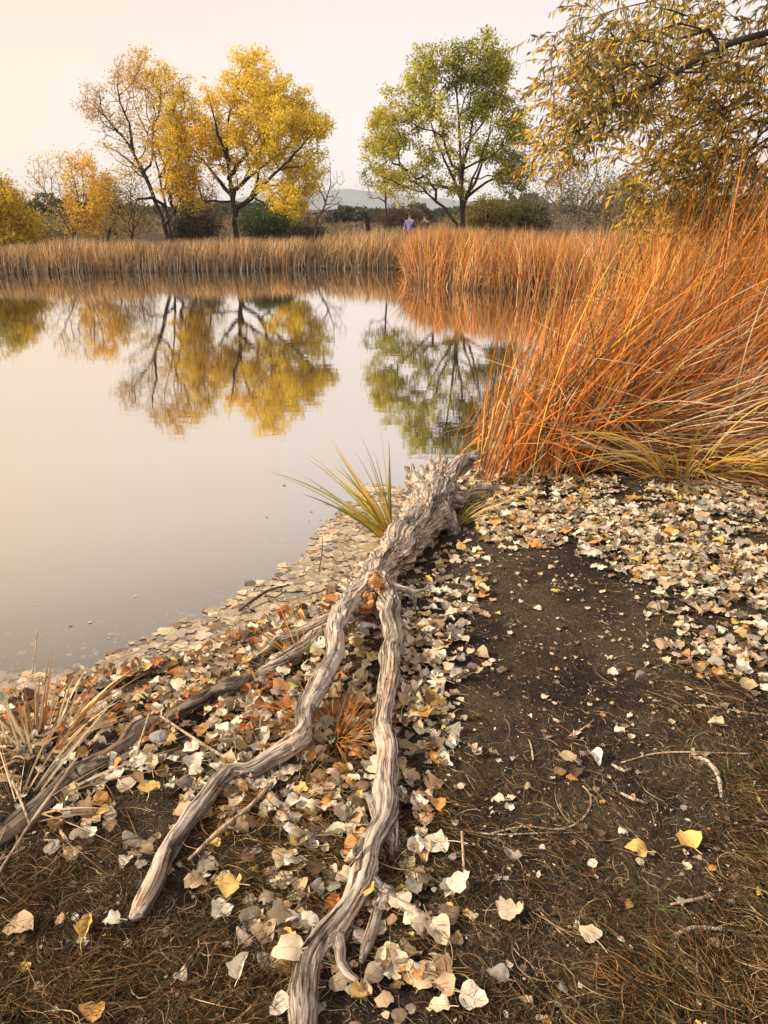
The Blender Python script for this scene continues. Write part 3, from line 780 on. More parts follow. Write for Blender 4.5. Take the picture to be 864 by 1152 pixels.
def build_tree(name, label, cat, limbs, blobs, n, tip, bark, leaf=None, group=None, seed=0, expo=2.3, thick=0.045, rmax=None, limb_r=0.0, **kw):
    """leaf: dict(per, sigma, size, colour(P, rng) -> (n,3), keep(P) -> prob)."""
    base = np.array(limbs[0][0], float)
    pts, par = grow(limbs, blobs, n, seed=seed, **kw)
    r = radii(pts, par, tip, expo)
    if rmax: r = np.minimum(r, rmax * (1 - 0.25 * np.clip((pts[:, 2] - base[2]) / 3, 0, 1)))
    r = np.maximum(r, grow.lim * (limb_r or (rmax or 0.1) * 0.62))
    root = empty(name, base); tag(root, label, cat, group)
    e = np.where(par >= 0)[0]
    A, B, ra, rb = pts[par[e]] - base, pts[e] - base, np.minimum(r[par[e]], r[e] * 1.35), r[e]
    isbig = np.zeros(len(pts), bool); isbig[0] = True
    for i_ in range(1, len(pts)): isbig[i_] = isbig[par[i_]] and r[i_] > thick
    big = isbig[e]
    for nm, k, sd in (('trunk', big, 8), ('branches', ~big, 4)):
        if k.any():
            V, Q = tubes(A[k], B[k], ra[k], rb[k], sd)
            new_mesh(nm, V, Q, mat=bark, smooth=True, parent=root)
    if leaf:
        rr = np.random.default_rng(seed + 99)
        ends = np.where(r < tip * leaf.get('thin', 2.2))[0]
        pr = leaf['keep'](pts[ends]) if 'keep' in leaf else np.ones(len(ends))
        cl = 0.22 + 0.78 * (vnoise(pts[ends] * leaf.get('clump', 1.1), seed) > leaf.get('gap', -0.25))
        cnt = rr.poisson(leaf['per'] * pr * cl * rr.uniform(0.4, 1.6, len(ends)))
        C = np.repeat(pts[ends], cnt, 0) + rr.normal(0, leaf['sigma'], (cnt.sum(), 3)) * np.array([1, 1, 0.85])
        col = leaf['colour'](C, rr)
        V, Q, c = leaf_cards(C - base, leaf['size'], col, 0.2)
        new_mesh('crown', V, Q, mat=M_crown, col=c, parent=root)
    return root, pts, r

def jit(col, n, r, a=0.22):
    return np.clip(np.array(col) * r.uniform(1 - a, 1 + a, (n, 1)) * r.uniform(0.94, 1.06, (n, 3)), 0.005, 0.85)

def mixcol(C, r, a, b, f):
    f = np.clip(f, 0, 1)[:, None]
    ch = r.uniform(0, 1, (len(C), 1)) < f
    return np.where(ch, jit(b, len(C), r), jit(a, len(C), r))

GOLD = (0.90, 0.62, 0.06); AMBER = (0.83, 0.52, 0.07); LEMON = (0.90, 0.63, 0.06); COPPER = (0.62, 0.40, 0.19)
YGREEN = (0.26, 0.27, 0.035); GREEN = (0.085, 0.12, 0.022)

def B(px, py, Y, rx, rz, ry=None, w=1.0, dY=0):
    """Crown lobe from its place in the photograph, its depth and its radii in photograph pixels."""
    c = at_depth(px, py, Y + dY); k = Y / 865.0 * 1.07
    return (c[0], c[1], c[2], rx * k, (ry if ry else rx) * k, rz * k, w)

def L(Y, *pts):
    return [at_depth(p[0], p[1], Y + (p[2] if len(p) > 2 else 0)) for p in pts]

def grounded(P):
    P = np.array(P); P[2] = gz(P[0], P[1]) - 0.05
    return P

# big golden cottonwood with an upright trunk
Yb = 43
b0 = grounded(at_depth(267, 283, Yb))
limbs = [[b0] + L(Yb, (266, 262), (264, 238), (260, 215, .3), (257, 190, .4), (255, 160, .5), (258, 130, .3), (265, 95)),
         L(Yb, (266, 235), (280, 225, -.5), (300, 205, -1), (320, 185, -1.4), (345, 158, -1.6), (362, 138, -1.5)),
         L(Yb, (262, 222), (248, 205, .6), (232, 185, 1.2), (215, 165, 1.5), (205, 150, 1.6)),
         L(Yb, (258, 200), (272, 180, 1), (290, 158, 1.8), (305, 130, 2.2), (312, 105, 2)),
         L(Yb, (257, 180), (245, 150, -1), (238, 120, -1.5), (232, 100, -1.5)),
         L(Yb, (264, 215), (285, 195, 1.5), (318, 172, 2.4), (335, 150, 2.4))]
blobs = [B(285, 100, Yb, 30, 36, w=1.1), B(318, 128, Yb, 30, 32, w=1.1), B(342, 185, Yb, 22, 40, w=1.1), B(300, 145, Yb, 46, 36, w=1.0), B(245, 150, Yb, 32, 40, w=1.3), B(268, 85, Yb, 14, 22, w=.4),
         B(318, 228, Yb, 26, 24, w=1.1, dY=-1), B(290, 175, Yb, 40, 40, w=1.1), B(208, 160, Yb, 22, 34, w=.8), B(200, 200, Yb, 20, 24, w=.5),
         B(352, 140, Yb, 16, 14, w=.3), B(212, 222, Yb, 18, 22, w=.5)]
def c_gold(C, r):
    f = 0.5 + 0.9 * vnoise(C * 0.55, 3) + (C[:, 0] - b0[0]) * 0.06
    c = mixcol(C, r, AMBER, GOLD, f + 0.35)
    g = (vnoise(C * 0.4, 8) + (C[:, 0] - b0[0]) * 0.10 + 0.1) > 0.25
    c[g] = jit(LEMON, g.sum(), r)
    return c
build_tree('cottonwood_tree', 'large golden yellow cottonwood with an upright dark trunk across the pond', 'tree', limbs, blobs, 900, 0.011, M_bark,
           dict(per=74, sigma=0.18, size=0.062, colour=c_gold, gap=-0.15, thin=2.3, clump=1.7), seed=3, rmax=0.27)

# copper cottonwood with two slanting trunks
a0_ = grounded(at_depth(192, 283, Yb))
limbs = [[a0_] + L(Yb + .5, (190, 272), (182, 245), (172, 218), (160, 190), (145, 162), (125, 138), (105, 118), (92, 108)),
         [grounded(at_depth(195, 283, Yb + .8))] + L(Yb + .8, (193, 268), (187, 235), (180, 200), (172, 165), (160, 140), (150, 115), (148, 90)),
         L(Yb + .5, (165, 200), (150, 185, 1), (130, 170, 1.6), (112, 160, 2)),
         L(Yb + .8, (180, 200), (195, 170, 1), (200, 135, 1.4), (195, 105, 1.2)),
         L(Yb + .5, (150, 170), (145, 140, -.8), (135, 115, -1)),
         L(Yb + .8, (186, 232), (170, 222, -1), (155, 224, -1.6), (148, 238, -2), (142, 262, -2))]
blobs = [B(160, 92, Yb, 30, 26, w=1.3), B(120, 128, Yb, 24, 28, w=.9), B(100, 112, Yb, 14, 14, w=.35), B(185, 120, Yb, 26, 36, w=1.2), B(165, 145, Yb, 36, 30, w=.8),
         B(140, 180, Yb, 26, 22, w=.5), B(205, 105, Yb, 14, 22, w=.4), B(188, 175, Yb, 24, 40, w=1.2), B(205, 215, Yb, 18, 24, w=.6)]
def c_cop(C, r):
    pxx, pyy, _ = to_px(C)
    c = mixcol(C, r, COPPER, AMBER, (pxx - 150) / 45 * 0.5 + 0.5 + 0.7 * vnoise(C * 0.5, 2))
    k = r.uniform(0, 1, len(C)) < np.clip((pxx - 160) / 30, 0, 0.95); c[k] = jit(GOLD, k.sum(), r); return c
build_tree('cottonwood_tree', 'copper tinged cottonwood with two slanting trunks left of the golden one', 'tree', limbs, blobs, 800, 0.010, M_bark,
           dict(per=50, sigma=0.17, size=0.056, colour=c_cop, gap=0.05, thin=2.3, clump=1.7,
                keep=lambda p: np.clip((to_px(p)[0] - 80) / 110, 0.45, 1) * np.clip((235 - to_px(p)[1]) / 60, 0.15, 1)), seed=5, rmax=0.2)

# green cottonwood on the near side
Yg = 34.5
g0 = grounded(at_depth(521, 262, Yg))
limbs = [[g0] + L(Yg, (521, 250), (520, 232), (519, 205), (518, 170, .2), (516, 130, .4), (512, 85, .4)),
         [grounded(at_depth(516, 262, Yg - .2))] + L(Yg - .2, (513, 252), (500, 234), (482, 218), (462, 200, -.8), (445, 175, -1), (432, 150, -1)),
         L(Yg, (520, 235), (528, 210, -.4), (540, 180, -.9), (552, 150, -1), (565, 120, -1)),
         L(Yg, (519, 225), (512, 205, .6), (500, 180, 1.1), (488, 150, 1.4), (478, 115, 1.5), (474, 75, 1.4)),
         L(Yg, (521, 230), (535, 205, 1), (548, 165, 1.6), (556, 120, 1.8), (558, 80, 1.6)),
         L(Yg, (525, 222), (548, 205, .6), (572, 190, 1), (590, 172, 1.2)),
         L(Yg, (519, 200), (528, 160, .8), (535, 110, .9), (538, 65, .8)),
         L(Yg, (500, 210), (470, 205, 1), (445, 200, 1.2), (425, 192, 1.2))]
blobs = [B(474, 98, Yg, 19, 36, w=1.2), B(508, 78, Yg, 13, 26, w=.7), B(540, 90, Yg, 22, 40, w=1.4), B(562, 85, Yg, 12, 26, w=.5), B(440, 140, Yg, 20, 36, w=1.0),
         B(425, 165, Yg, 17, 28, w=.6), B(500, 150, Yg, 38, 38, w=1.0), B(555, 150, Yg, 26, 36, w=.9), B(580, 145, Yg, 18, 28, w=.7), B(575, 195, Yg, 22, 18, w=.6),
         B(450, 205, Yg, 26, 17, w=.6), B(480, 195, Yg, 26, 20, w=.4), B(515, 205, Yg, 16, 30, w=.3)]
def c_green(C, r):
    pxx, pyy, _ = to_px(C)
    f = 0.42 + 0.8 * vnoise(C * 0.6, 13) - (pxx - 500) / 120 * 0.5
    c = mixcol(C, r, (0.22, 0.24, 0.04), (0.58, 0.52, 0.06), f + 0.1)
    k = r.uniform(0, 1, len(C)) < np.clip(0.05 + (480 - pxx) / 200, 0.04, 0.3)
    c[k] = jit((0.52, 0.37, 0.045), k.sum(), r)
    return c
build_tree('cottonwood_tree', 'green leaved multi stemmed cottonwood turning yellow behind the reed spit', 'tree', limbs, blobs, 950, 0.008, M_bark,
           dict(per=60, sigma=0.14, size=0.052, colour=c_green, gap=-0.12, thin=2.3, clump=1.9), seed=9, rmax=0.15)

# leftmost yellow tree
Yl = 38
limbs = [[grounded(at_depth(-8, 290, Yl))] + L(Yl, (-6, 265), (0, 240), (8, 222), (12, 210)), L(Yl, (-6, 260), (-30, 230), (-50, 200)), L(Yl, (-4, 262), (15, 250), (30, 240))]
blobs = [B(2, 232, Yl, 22, 26, w=1), B(22, 262, Yl, 18, 22, w=.9), B(-25, 225, Yl, 35, 40, w=1.2), B(-10, 270, Yl, 30, 18, w=.8), B(-60, 240, Yl, 35, 40, w=.8)]
build_tree('poplar_tree', 'bushy yellow tree cut by the left edge of the view', 'tree', limbs, blobs, 420, 0.010, M_bark,
           dict(per=60, sigma=0.2, size=0.062, colour=lambda C, r: mixcol(C, r, (0.66, 0.47, 0.05), (0.44, 0.38, 0.05), 0.4 + vnoise(C * 0.6, 4)), gap=-0.35, thin=2.2), seed=11, rmax=0.16)

# half bare tree
Yh = 40
limbs = [[grounded(at_depth(84, 285, Yh))] + L(Yh, (83, 272), (74, 252), (62, 232), (50, 215), (38, 200), (30, 190)), L(Yh, (80, 268), (86, 245), (88, 222), (82, 200), (76, 180)),
         L(Yh, (84, 262), (92, 240), (95, 215), (90, 190)), L(Yh, (72, 250), (60, 235, 1), (46, 228, 1.3), (36, 222, 1.3)), L(Yh, (86, 255), (105, 225), (118, 205), (128, 198))]
blobs = [B(60, 205, Yh, 30, 28, w=1.2), B(85, 200, Yh, 22, 30, w=1), B(95, 240, Yh, 24, 26, w=1), B(60, 245, Yh, 24, 20, w=.7), B(118, 215, Yh, 16, 18, w=.4)]
build_tree('half_bare_tree', 'spreading half bare tree with a few amber leaves on its right side', 'tree', limbs, blobs, 480, 0.008, M_greybark,
           dict(per=34, sigma=0.17, size=0.058, colour=lambda C, r: mixcol(C, r, (0.86, 0.55, 0.07), (0.72, 0.42, 0.08), 0.3 + vnoise(C, 4)), gap=-0.2, thin=2.0,
                keep=lambda p: np.where(to_px(p)[0] > 74, 1.0, 0.12)), seed=13, rmax=0.13)

# slender willows in the gap between them
for k, (px, top, lab) in enumerate(((122, 205, 'thin olive willow beside the half bare tree'), (148, 195, 'thin arching willow under the copper crown'),
                                    (232, 212, 'brown shrubby willow just left of the upright golden trunk'))):
    Yw = 44 + k
    limbs = [[grounded(at_depth(px, 285, Yw))] + L(Yw, (px, 265), (px + 3, 240), (px - 2, 222), (px + 4, top)), L(Yw, (px, 262), (px + 9, 245), (px + 16, 230)), L(Yw, (px, 262), (px - 9, 245), (px - 14, 232))]
    blobs = [B(px, 228, Yw, 20, 26, w=1), B(px + 3, top + 12, Yw, 12, 16, w=.5), B(px, 255, Yw, 22, 16, w=.6)]
    colr = [(0.26, 0.22, 0.09), (0.34, 0.25, 0.10), (0.24, 0.15, 0.07)][k]
    build_tree('willow_tree', lab, 'tree', limbs, blobs, 260, 0.007, M_bark,
               dict(per=20, sigma=0.16, size=0.05, colour=lambda C, r, colr=colr: mixcol(C, r, colr, (0.42, 0.30, 0.08), 0.25 + vnoise(C, 4)), gap=-0.1, thin=2.0),
               group='slender willows behind the far reeds', seed=20 + k, rmax=0.09)

# shrubs at the feet of the big trees
def shrub(name, label, px, py, Y, rx, rz, cols, n=200, per=20, size=0.05, seed=0, gap=-0.4, group=None, tip=0.006):
    limbs = [[grounded(at_depth(px, py + rz, Y))] + L(Y, (px, py + rz * .6), (px, py)), L(Y, (px, py + rz * .7), (px + rx * .5, py)), L(Y, (px, py + rz * .7), (px - rx * .5, py))]
    blobs = [B(px, py, Y, rx, rz, w=1), B(px - rx * .5, py + rz * .3, Y, rx * .6, rz * .7, w=.6), B(px + rx * .5, py + rz * .3, Y, rx * .6, rz * .7, w=.6)]
    leaf = dict(per=per * 2, sigma=0.15, size=size, colour=lambda C, r: mixcol(C, r, cols[0], cols[1], 0.4 + vnoise(C * .8, 4)), gap=gap, thin=2.4) if per else None
    return build_tree(name, label, 'shrub', limbs, blobs, n, tip, M_bark, leaf, group, seed=seed, rmax=0.06)
shrub('shrub', 'dark brown thicket between the two big cottonwood trunks', 222, 252, 42, 24, 18, [(0.06, 0.045, 0.03), (0.12, 0.08, 0.045)], 260, 18, seed=31)
shrub('shrub', 'dark green bush right of the golden cottonwood trunk', 296, 250, 41, 24, 14, [(0.05, 0.085, 0.02), (0.10, 0.12, 0.03)], 240, 24, seed=32)
shrub('shrub', 'yellow olive bush at the foot of the green cottonwood', 552, 240, 37, 26, 16, [(0.26, 0.22, 0.06), (0.13, 0.14, 0.04)], 240, 22, seed=33)
shrub('shrub', 'rounded dull olive bush right of the green cottonwood', 592, 240, 39, 24, 17, [(0.16, 0.15, 0.06), (0.10, 0.11, 0.05)], 220, 20, seed=34)
shrub('shrub', 'brown leafless scrub beside the two walkers', 452, 243, 46, 24, 11, [(0.26, 0.17, 0.09), (0.17, 0.13, 0.08)], 200, 12, seed=35)
shrub('shrub', 'greyish scrub behind the far reeds at the left', 40, 262, 43, 30, 16, [(0.17, 0.13, 0.06), (0.24, 0.18, 0.07)], 240, 14, seed=36)
shrub('shrub', 'low brown scrub between the golden cottonwood and the bare tree', 338, 258, 46, 24, 10, [(0.17, 0.12, 0.06), (0.12, 0.12, 0.05)], 200, 14, seed=37)

# bare tree, snag and thin tree in the gap
Yt = 44
limbs = [[grounded(at_depth(352, 275, Yt))] + L(Yt, (355, 255), (362, 238), (368, 222), (372, 205), (371, 188)), L(Yt, (360, 240), (372, 232), (385, 228)), L(Yt, (366, 226), (358, 210), (352, 198))]
blobs = [B(370, 205, Yt, 16, 20, w=1), B(380, 228, Yt, 12, 8, w=.4), B(352, 210, Yt, 12, 14, w=.5)]
build_tree('bare_tree', 'small leafless tree leaning right of the golden cottonwood', 'tree', limbs, blobs, 130, 0.008, M_greybark, None, seed=41, rmax=0.10)
limbs = [[grounded(at_depth(436, 270, 40))] + L(40, (435, 250), (434, 225), (433, 205), (432, 192)), L(40, (434, 228), (425, 222), (418, 224))]
blobs = [B(430, 200, 40, 22, 13, w=1), B(445, 208, 40, 14, 12, w=.4)]
build_tree('thin_tree', 'thin straight young tree below the left arm of the green cottonwood', 'tree', limbs, blobs, 120, 0.008, M_bark,
           dict(per=14, sigma=0.12, size=0.048, colour=lambda C, r: mixcol(C, r, (0.34, 0.31, 0.05), (0.16, 0.17, 0.04), 0.4 + vnoise(C, 4)), gap=-0.1, thin=2.2), seed=42, rmax=0.09)
sn = grounded(at_depth(416, 272, 43))
S = np.array(L(43, (413, 245), (411, 238)))
V, Q = tubes(np.array([[0, 0, 0], S[0] - sn]), np.array([S[0] - sn, S[1] - sn]), np.array([0.16, 0.11]), np.array([0.11, 0.02]), 7)
o = new_mesh('dead_snag', V, Q, mat=M_bark, smooth=True); o.location = sn
tag(o, 'short dark broken snag leaning above the far reeds', 'snag')

# grey tree and fine bare twigs behind the near reeds
Yq = 30
limbs = [[grounded(at_depth(650, 275, Yq))] + L(Yq, (650, 250), (645, 225), (636, 200), (630, 180)), L(Yq, (650, 240), (662, 215), (672, 195), (668, 165)), L(Yq, (650, 245), (630, 235), (615, 220)),
         L(Yq, (655, 235), (680, 210), (690, 195))]
blobs = [B(630, 205, Yq, 30, 30, w=1.3), B(655, 235, Yq, 40, 20, w=1), B(668, 190, Yq, 22, 26, w=.6), B(690, 225, Yq, 25, 25, w=.8)]
build_tree('silver_shrub_tree', 'grey green twiggy tree between the green cottonwood and the overhanging willow', 'tree', limbs, blobs, 620, 0.006, M_greybark,
           dict(per=24, sigma=0.13, size=0.04, colour=lambda C, r: mixcol(C, r, (0.20, 0.20, 0.14), (0.30, 0.25, 0.15), 0.3 + vnoise(C, 4)), gap=-0.1, thin=2.0,
                keep=lambda p: np.clip((to_px(p)[1] - 175) / 45, 0.1, 1)), seed=51, rmax=0.11)

# individual distant trees standing in front of the far wood
for k, (px, Y, h) in enumerate(((392, 92, 10), (470, 88, 12), (60, 85, 26), (18, 90, 18), (112, 86, 24), (585, 80, 22), (700, 75, 40))):
    shrub('distant_tree', ['small round dark tree in the distance under the left slope of the ridge', 'olive distant tree just right of the walkers', 'brown distant tree behind the half bare tree',
                           'distant scrubby tree behind the yellow tree at the left', 'grey brown distant tree behind the thin willow', 'dull distant tree seen through the green cottonwood',
                           'tall distant tree behind the overhanging willow'][k], px, 243 - h * 0.3, Y, 14 + (h > 20) * 12, h * .7,
          [[(0.06, 0.075, 0.035), (0.12, 0.11, 0.05)], [(0.16, 0.12, 0.06), (0.10, 0.10, 0.05)]][k % 2], 160, 26, 0.14, seed=60 + k, group='distant trees beyond the far bank', tip=0.012)

# ------------------------------------------------------------------ overhanging willow, upper right
def willow():
    D = 7.2
    wb = np.array([6.6, 7.9, 0.0]); wb[2] = gz(wb[0], wb[1]) - 0.05
    limbs = [[wb, wb + [-0.1, -0.05, 1.0], wb + [-0.35, -0.2, 1.9], at_depth(1010, 60, 7.7), at_depth(930, 35, 7.4), at_depth(880, 32, 7.2), at_depth(835, 42, 7.1), at_depth(790, 65, 7.0), at_depth(740, 92, 6.9),
              at_depth(690, 118, 6.8), at_depth(645, 150, 6.7), at_depth(610, 178, 6.6)],
             [at_depth(930, 60, 7.6), at_depth(870, 85, 7.9), at_depth(820, 120, 8.1), at_depth(775, 150, 8.2), at_depth(735, 185, 8.2), at_depth(705, 215, 8.2)],
             [at_depth(1010, 90, 7.7), at_depth(900, 130, 7.4), at_depth(850, 165, 7.2), at_depth(800, 195, 7.2), at_depth(760, 225, 7.2)],
             [at_depth(950, 30, 7.6), at_depth(860, -10, 8.0), at_depth(790, -10, 8.0), at_depth(720, 5, 7.9), at_depth(660, 20, 7.8), at_depth(625, 35, 7.7)],
             [at_depth(930, 20, 7.3), at_depth(880, -60, 7.2), at_depth(800, -90, 7.2), at_depth(730, -70, 7.2)],
             [at_depth(1000, 150, 8.0), at_depth(930, 190, 8.2), at_depth(870, 215, 8.4), at_depth(810, 240, 8.4)]]
    blobs = [B(700, 60, D, 75, 60, 60, 1.2), B(800, 50, D + .4, 90, 70, 70, 1.6), B(675, 105, D - .4, 55, 45, 42, 1.0), B(770, 140, D + .3, 80, 60, 70, 1.5), B(860, 120, D + .3, 70, 80, 70, 1.4),
             B(765, 205, D + 1.0, 60, 35, 60, 1.0), B(830, 210, D + .8, 80, 45, 60, 1.3), B(640, 160, D - .5, 30, 30, 40, .35), B(915, 80, D + .5, 60, 110, 80, .8), B(800, -50, D + .3, 110, 40, 70, .6),
             B(1000, 40, D + .8, 100, 110, 90, .4), B(775, 240, D + 1.6, 70, 26, 50, .9), B(850, 240, D + 1.4, 70, 26, 50, .7)]
    pts, par = grow(limbs, blobs, 2100, bf=0.25, seed=71, step=0.16, jitter=0.15)
    r = radii(pts, par, 0.0026, 2.25); r = np.minimum(r, 0.16)
    limbn = np.minimum(r, 0.16)
    root = empty('overhanging_willow', wb); tag(root, 'narrow leaved olive and gold willow hanging in from the upper right', 'tree')
    e = np.where(par >= 0)[0]
    A, Bp, ra, rb = pts[par[e]] - wb, pts[e] - wb, np.minimum(r[par[e]], r[e] * 1.3), r[e]
    for nm, k, sd in (('trunk', rb > 0.03, 10), ('branches', rb <= 0.03, 5)):
        V, Q = tubes(A[k], Bp[k], ra[k], rb[k], sd); new_mesh(nm, V, Q, mat=M_bark, smooth=True, parent=root)
    # leafy twigs
    ends = np.where((r < 0.008))[0]
    ends = ends[rng.uniform(0, 1, len(ends)) < 0.95]
    ends = rng.choice(ends, min(10500, len(ends)), replace=False)
    P0 = pts[ends]; n = len(P0)
    td = unit(rng.normal(size=(n, 3)) * np.array([1, 1, 0.45]) + np.array([-0.7, -0.1, 0.16]))
    TL = rng.uniform(0.16, 0.38, n)
    m = 15
    t = np.linspace(0.05, 1, m)
    tw = P0[:, None] + TL[:, None, None] * (td[:, None] * t[None, :, None] + np.array([0, 0, -0.32])[None, None] * (t ** 2)[None, :, None])
    V, Q = tubes((tw[:, :-1:3] - wb).reshape(-1, 3), (np.concatenate([tw[:, 3::3], tw[:, -1:]], 1)[:, :tw[:, :-1:3].shape[1]] - wb).reshape(-1, 3),
                 np.full(n * tw[:, :-1:3].shape[1], 0.0013), np.full(n * tw[:, :-1:3].shape[1], 0.001), 3)
    new_mesh('twigs', V, Q, mat=M_bark, parent=root)
    tang = unit(np.gradient(tw, axis=1)).reshape(-1, 3); base = tw.reshape(-1, 3)
    keep = rng.uniform(0, 1, len(base)) < 0.85
    tang, base = tang[keep], base[keep]; n = len(base)
    out_ = unit(tang * 0.9 + unit(rng.normal(size=(n, 3))) * 0.8 + np.array([0, 0, -0.45]))
    Ll = rng.uniform(0.038, 0.082, n); w = Ll * rng.uniform(0.13, 0.19, n)
    clump = vnoise(base * 1.6, 12)
    gold = (0.84, 0.54, 0.075); olive = (0.21, 0.175, 0.045); brown = (0.38, 0.21, 0.07)
    c = mixcol(base, rng, olive, gold, 0.42 + 0.55 * clump)
    k = rng.uniform(0, 1, n) < 0.22; c[k] = jit(brown, k.sum(), rng)
    V, Q, mm = ribbons(base - wb, out_, Ll, w * 1.9, np.tile([0, 0, -0.18], (n, 1)) + rng.normal(0, 0.08, (n, 3)), 2)
    # lens-shaped outline
    Vr = V.reshape(n, 3, 2, 3); mid = Vr.mean(2, keepdims=True); f = np.array([0.22, 1.0, 0.4])[None, :, None, None]
    V = (mid + (Vr - mid) * f).reshape(-1, 3)
    new_mesh('crown', V, Q, mat=M_crown, col=np.repeat(c, mm, 0), parent=root)
willow()

# ------------------------------------------------------------------ driftwood
def smooth_path(pts, step=0.02):
    """pts: rows of x,y,z,r ; Catmull-Rom through them."""
    P = np.array(pts, float)
    P = np.concatenate([[2 * P[0] - P[1]], P, [2 * P[-1] - P[-2]]])
    P[0, 3] = P[1, 3]; P[-1, 3] = P[-2, 3]
    out = []
    for i in range(1, len(P) - 2):
        a, b, c, d = P[i - 1:i + 3]
        m = max(2, int(np.linalg.norm(c[:3] - b[:3]) / step))
        for t in np.arange(m) / m:
            out.append(0.5 * ((2 * b) + (-a + c) * t + (2 * a - 5 * b + 4 * c - d) * t * t + (-a + 3 * b - 3 * c + d) * t ** 3))
    out.append(P[-2])
    return np.array(out)

def limb_px(rows):
    """rows: px, py, radius in px, height of the axis above the ground in radii (or metres if given as ('m', h))."""
    out = []
    for px, py, rp, h in rows:
        g0 = on_ground(px, py, 0.05)
        dist = np.linalg.norm(g0 - np.array([0, 0, CAM_Z]))
        r = rp * dist / 865.0
        hh = h[1] if isinstance(h, tuple) else h * r
        p = on_ground(px, py, hh)
        out.append([p[0], p[1], p[2], r])
    return out

def tube_mesh(path, sides=14):
    n = len(path); P = path[:, :3]; r = np.maximum(path[:, 3], 0.002)
    T = unit(np.gradient(P, axis=0)); u = np.cross(T[0], [0, 0, 1.0]); u /= np.linalg.norm(u) + 1e-9
    V = []
    for i in range(n):
        u = u - T[i] * (u @ T[i]); u /= np.linalg.norm(u); v = np.cross(T[i], u)
        th = np.arange(sides) * 2 * np.pi / sides
        V.append(P[i] + (u[None] * np.cos(th)[:, None] + v[None] * np.sin(th)[:, None]) * r[i])
    V = np.concatenate(V); k = np.arange(sides); k2 = (k + 1) % sides
    Q = np.concatenate([np.stack([i * sides + k, (i + 1) * sides + k, (i + 1) * sides + k2, i * sides + k2], -1) for i in range(n - 1)])
    c0, c1 = len(V), len(V) + 1
    V = np.concatenate([V, [P[0] - T[0] * r[0] * 0.5], [P[-1] + T[-1] * r[-1] * 0.5]])
    Tr = np.concatenate([np.stack([np.full(sides, c0), k, k2], -1), np.stack([np.full(sides, c1), (n - 1) * sides + k2, (n - 1) * sides + k], -1)])
    return V, Q, Tr

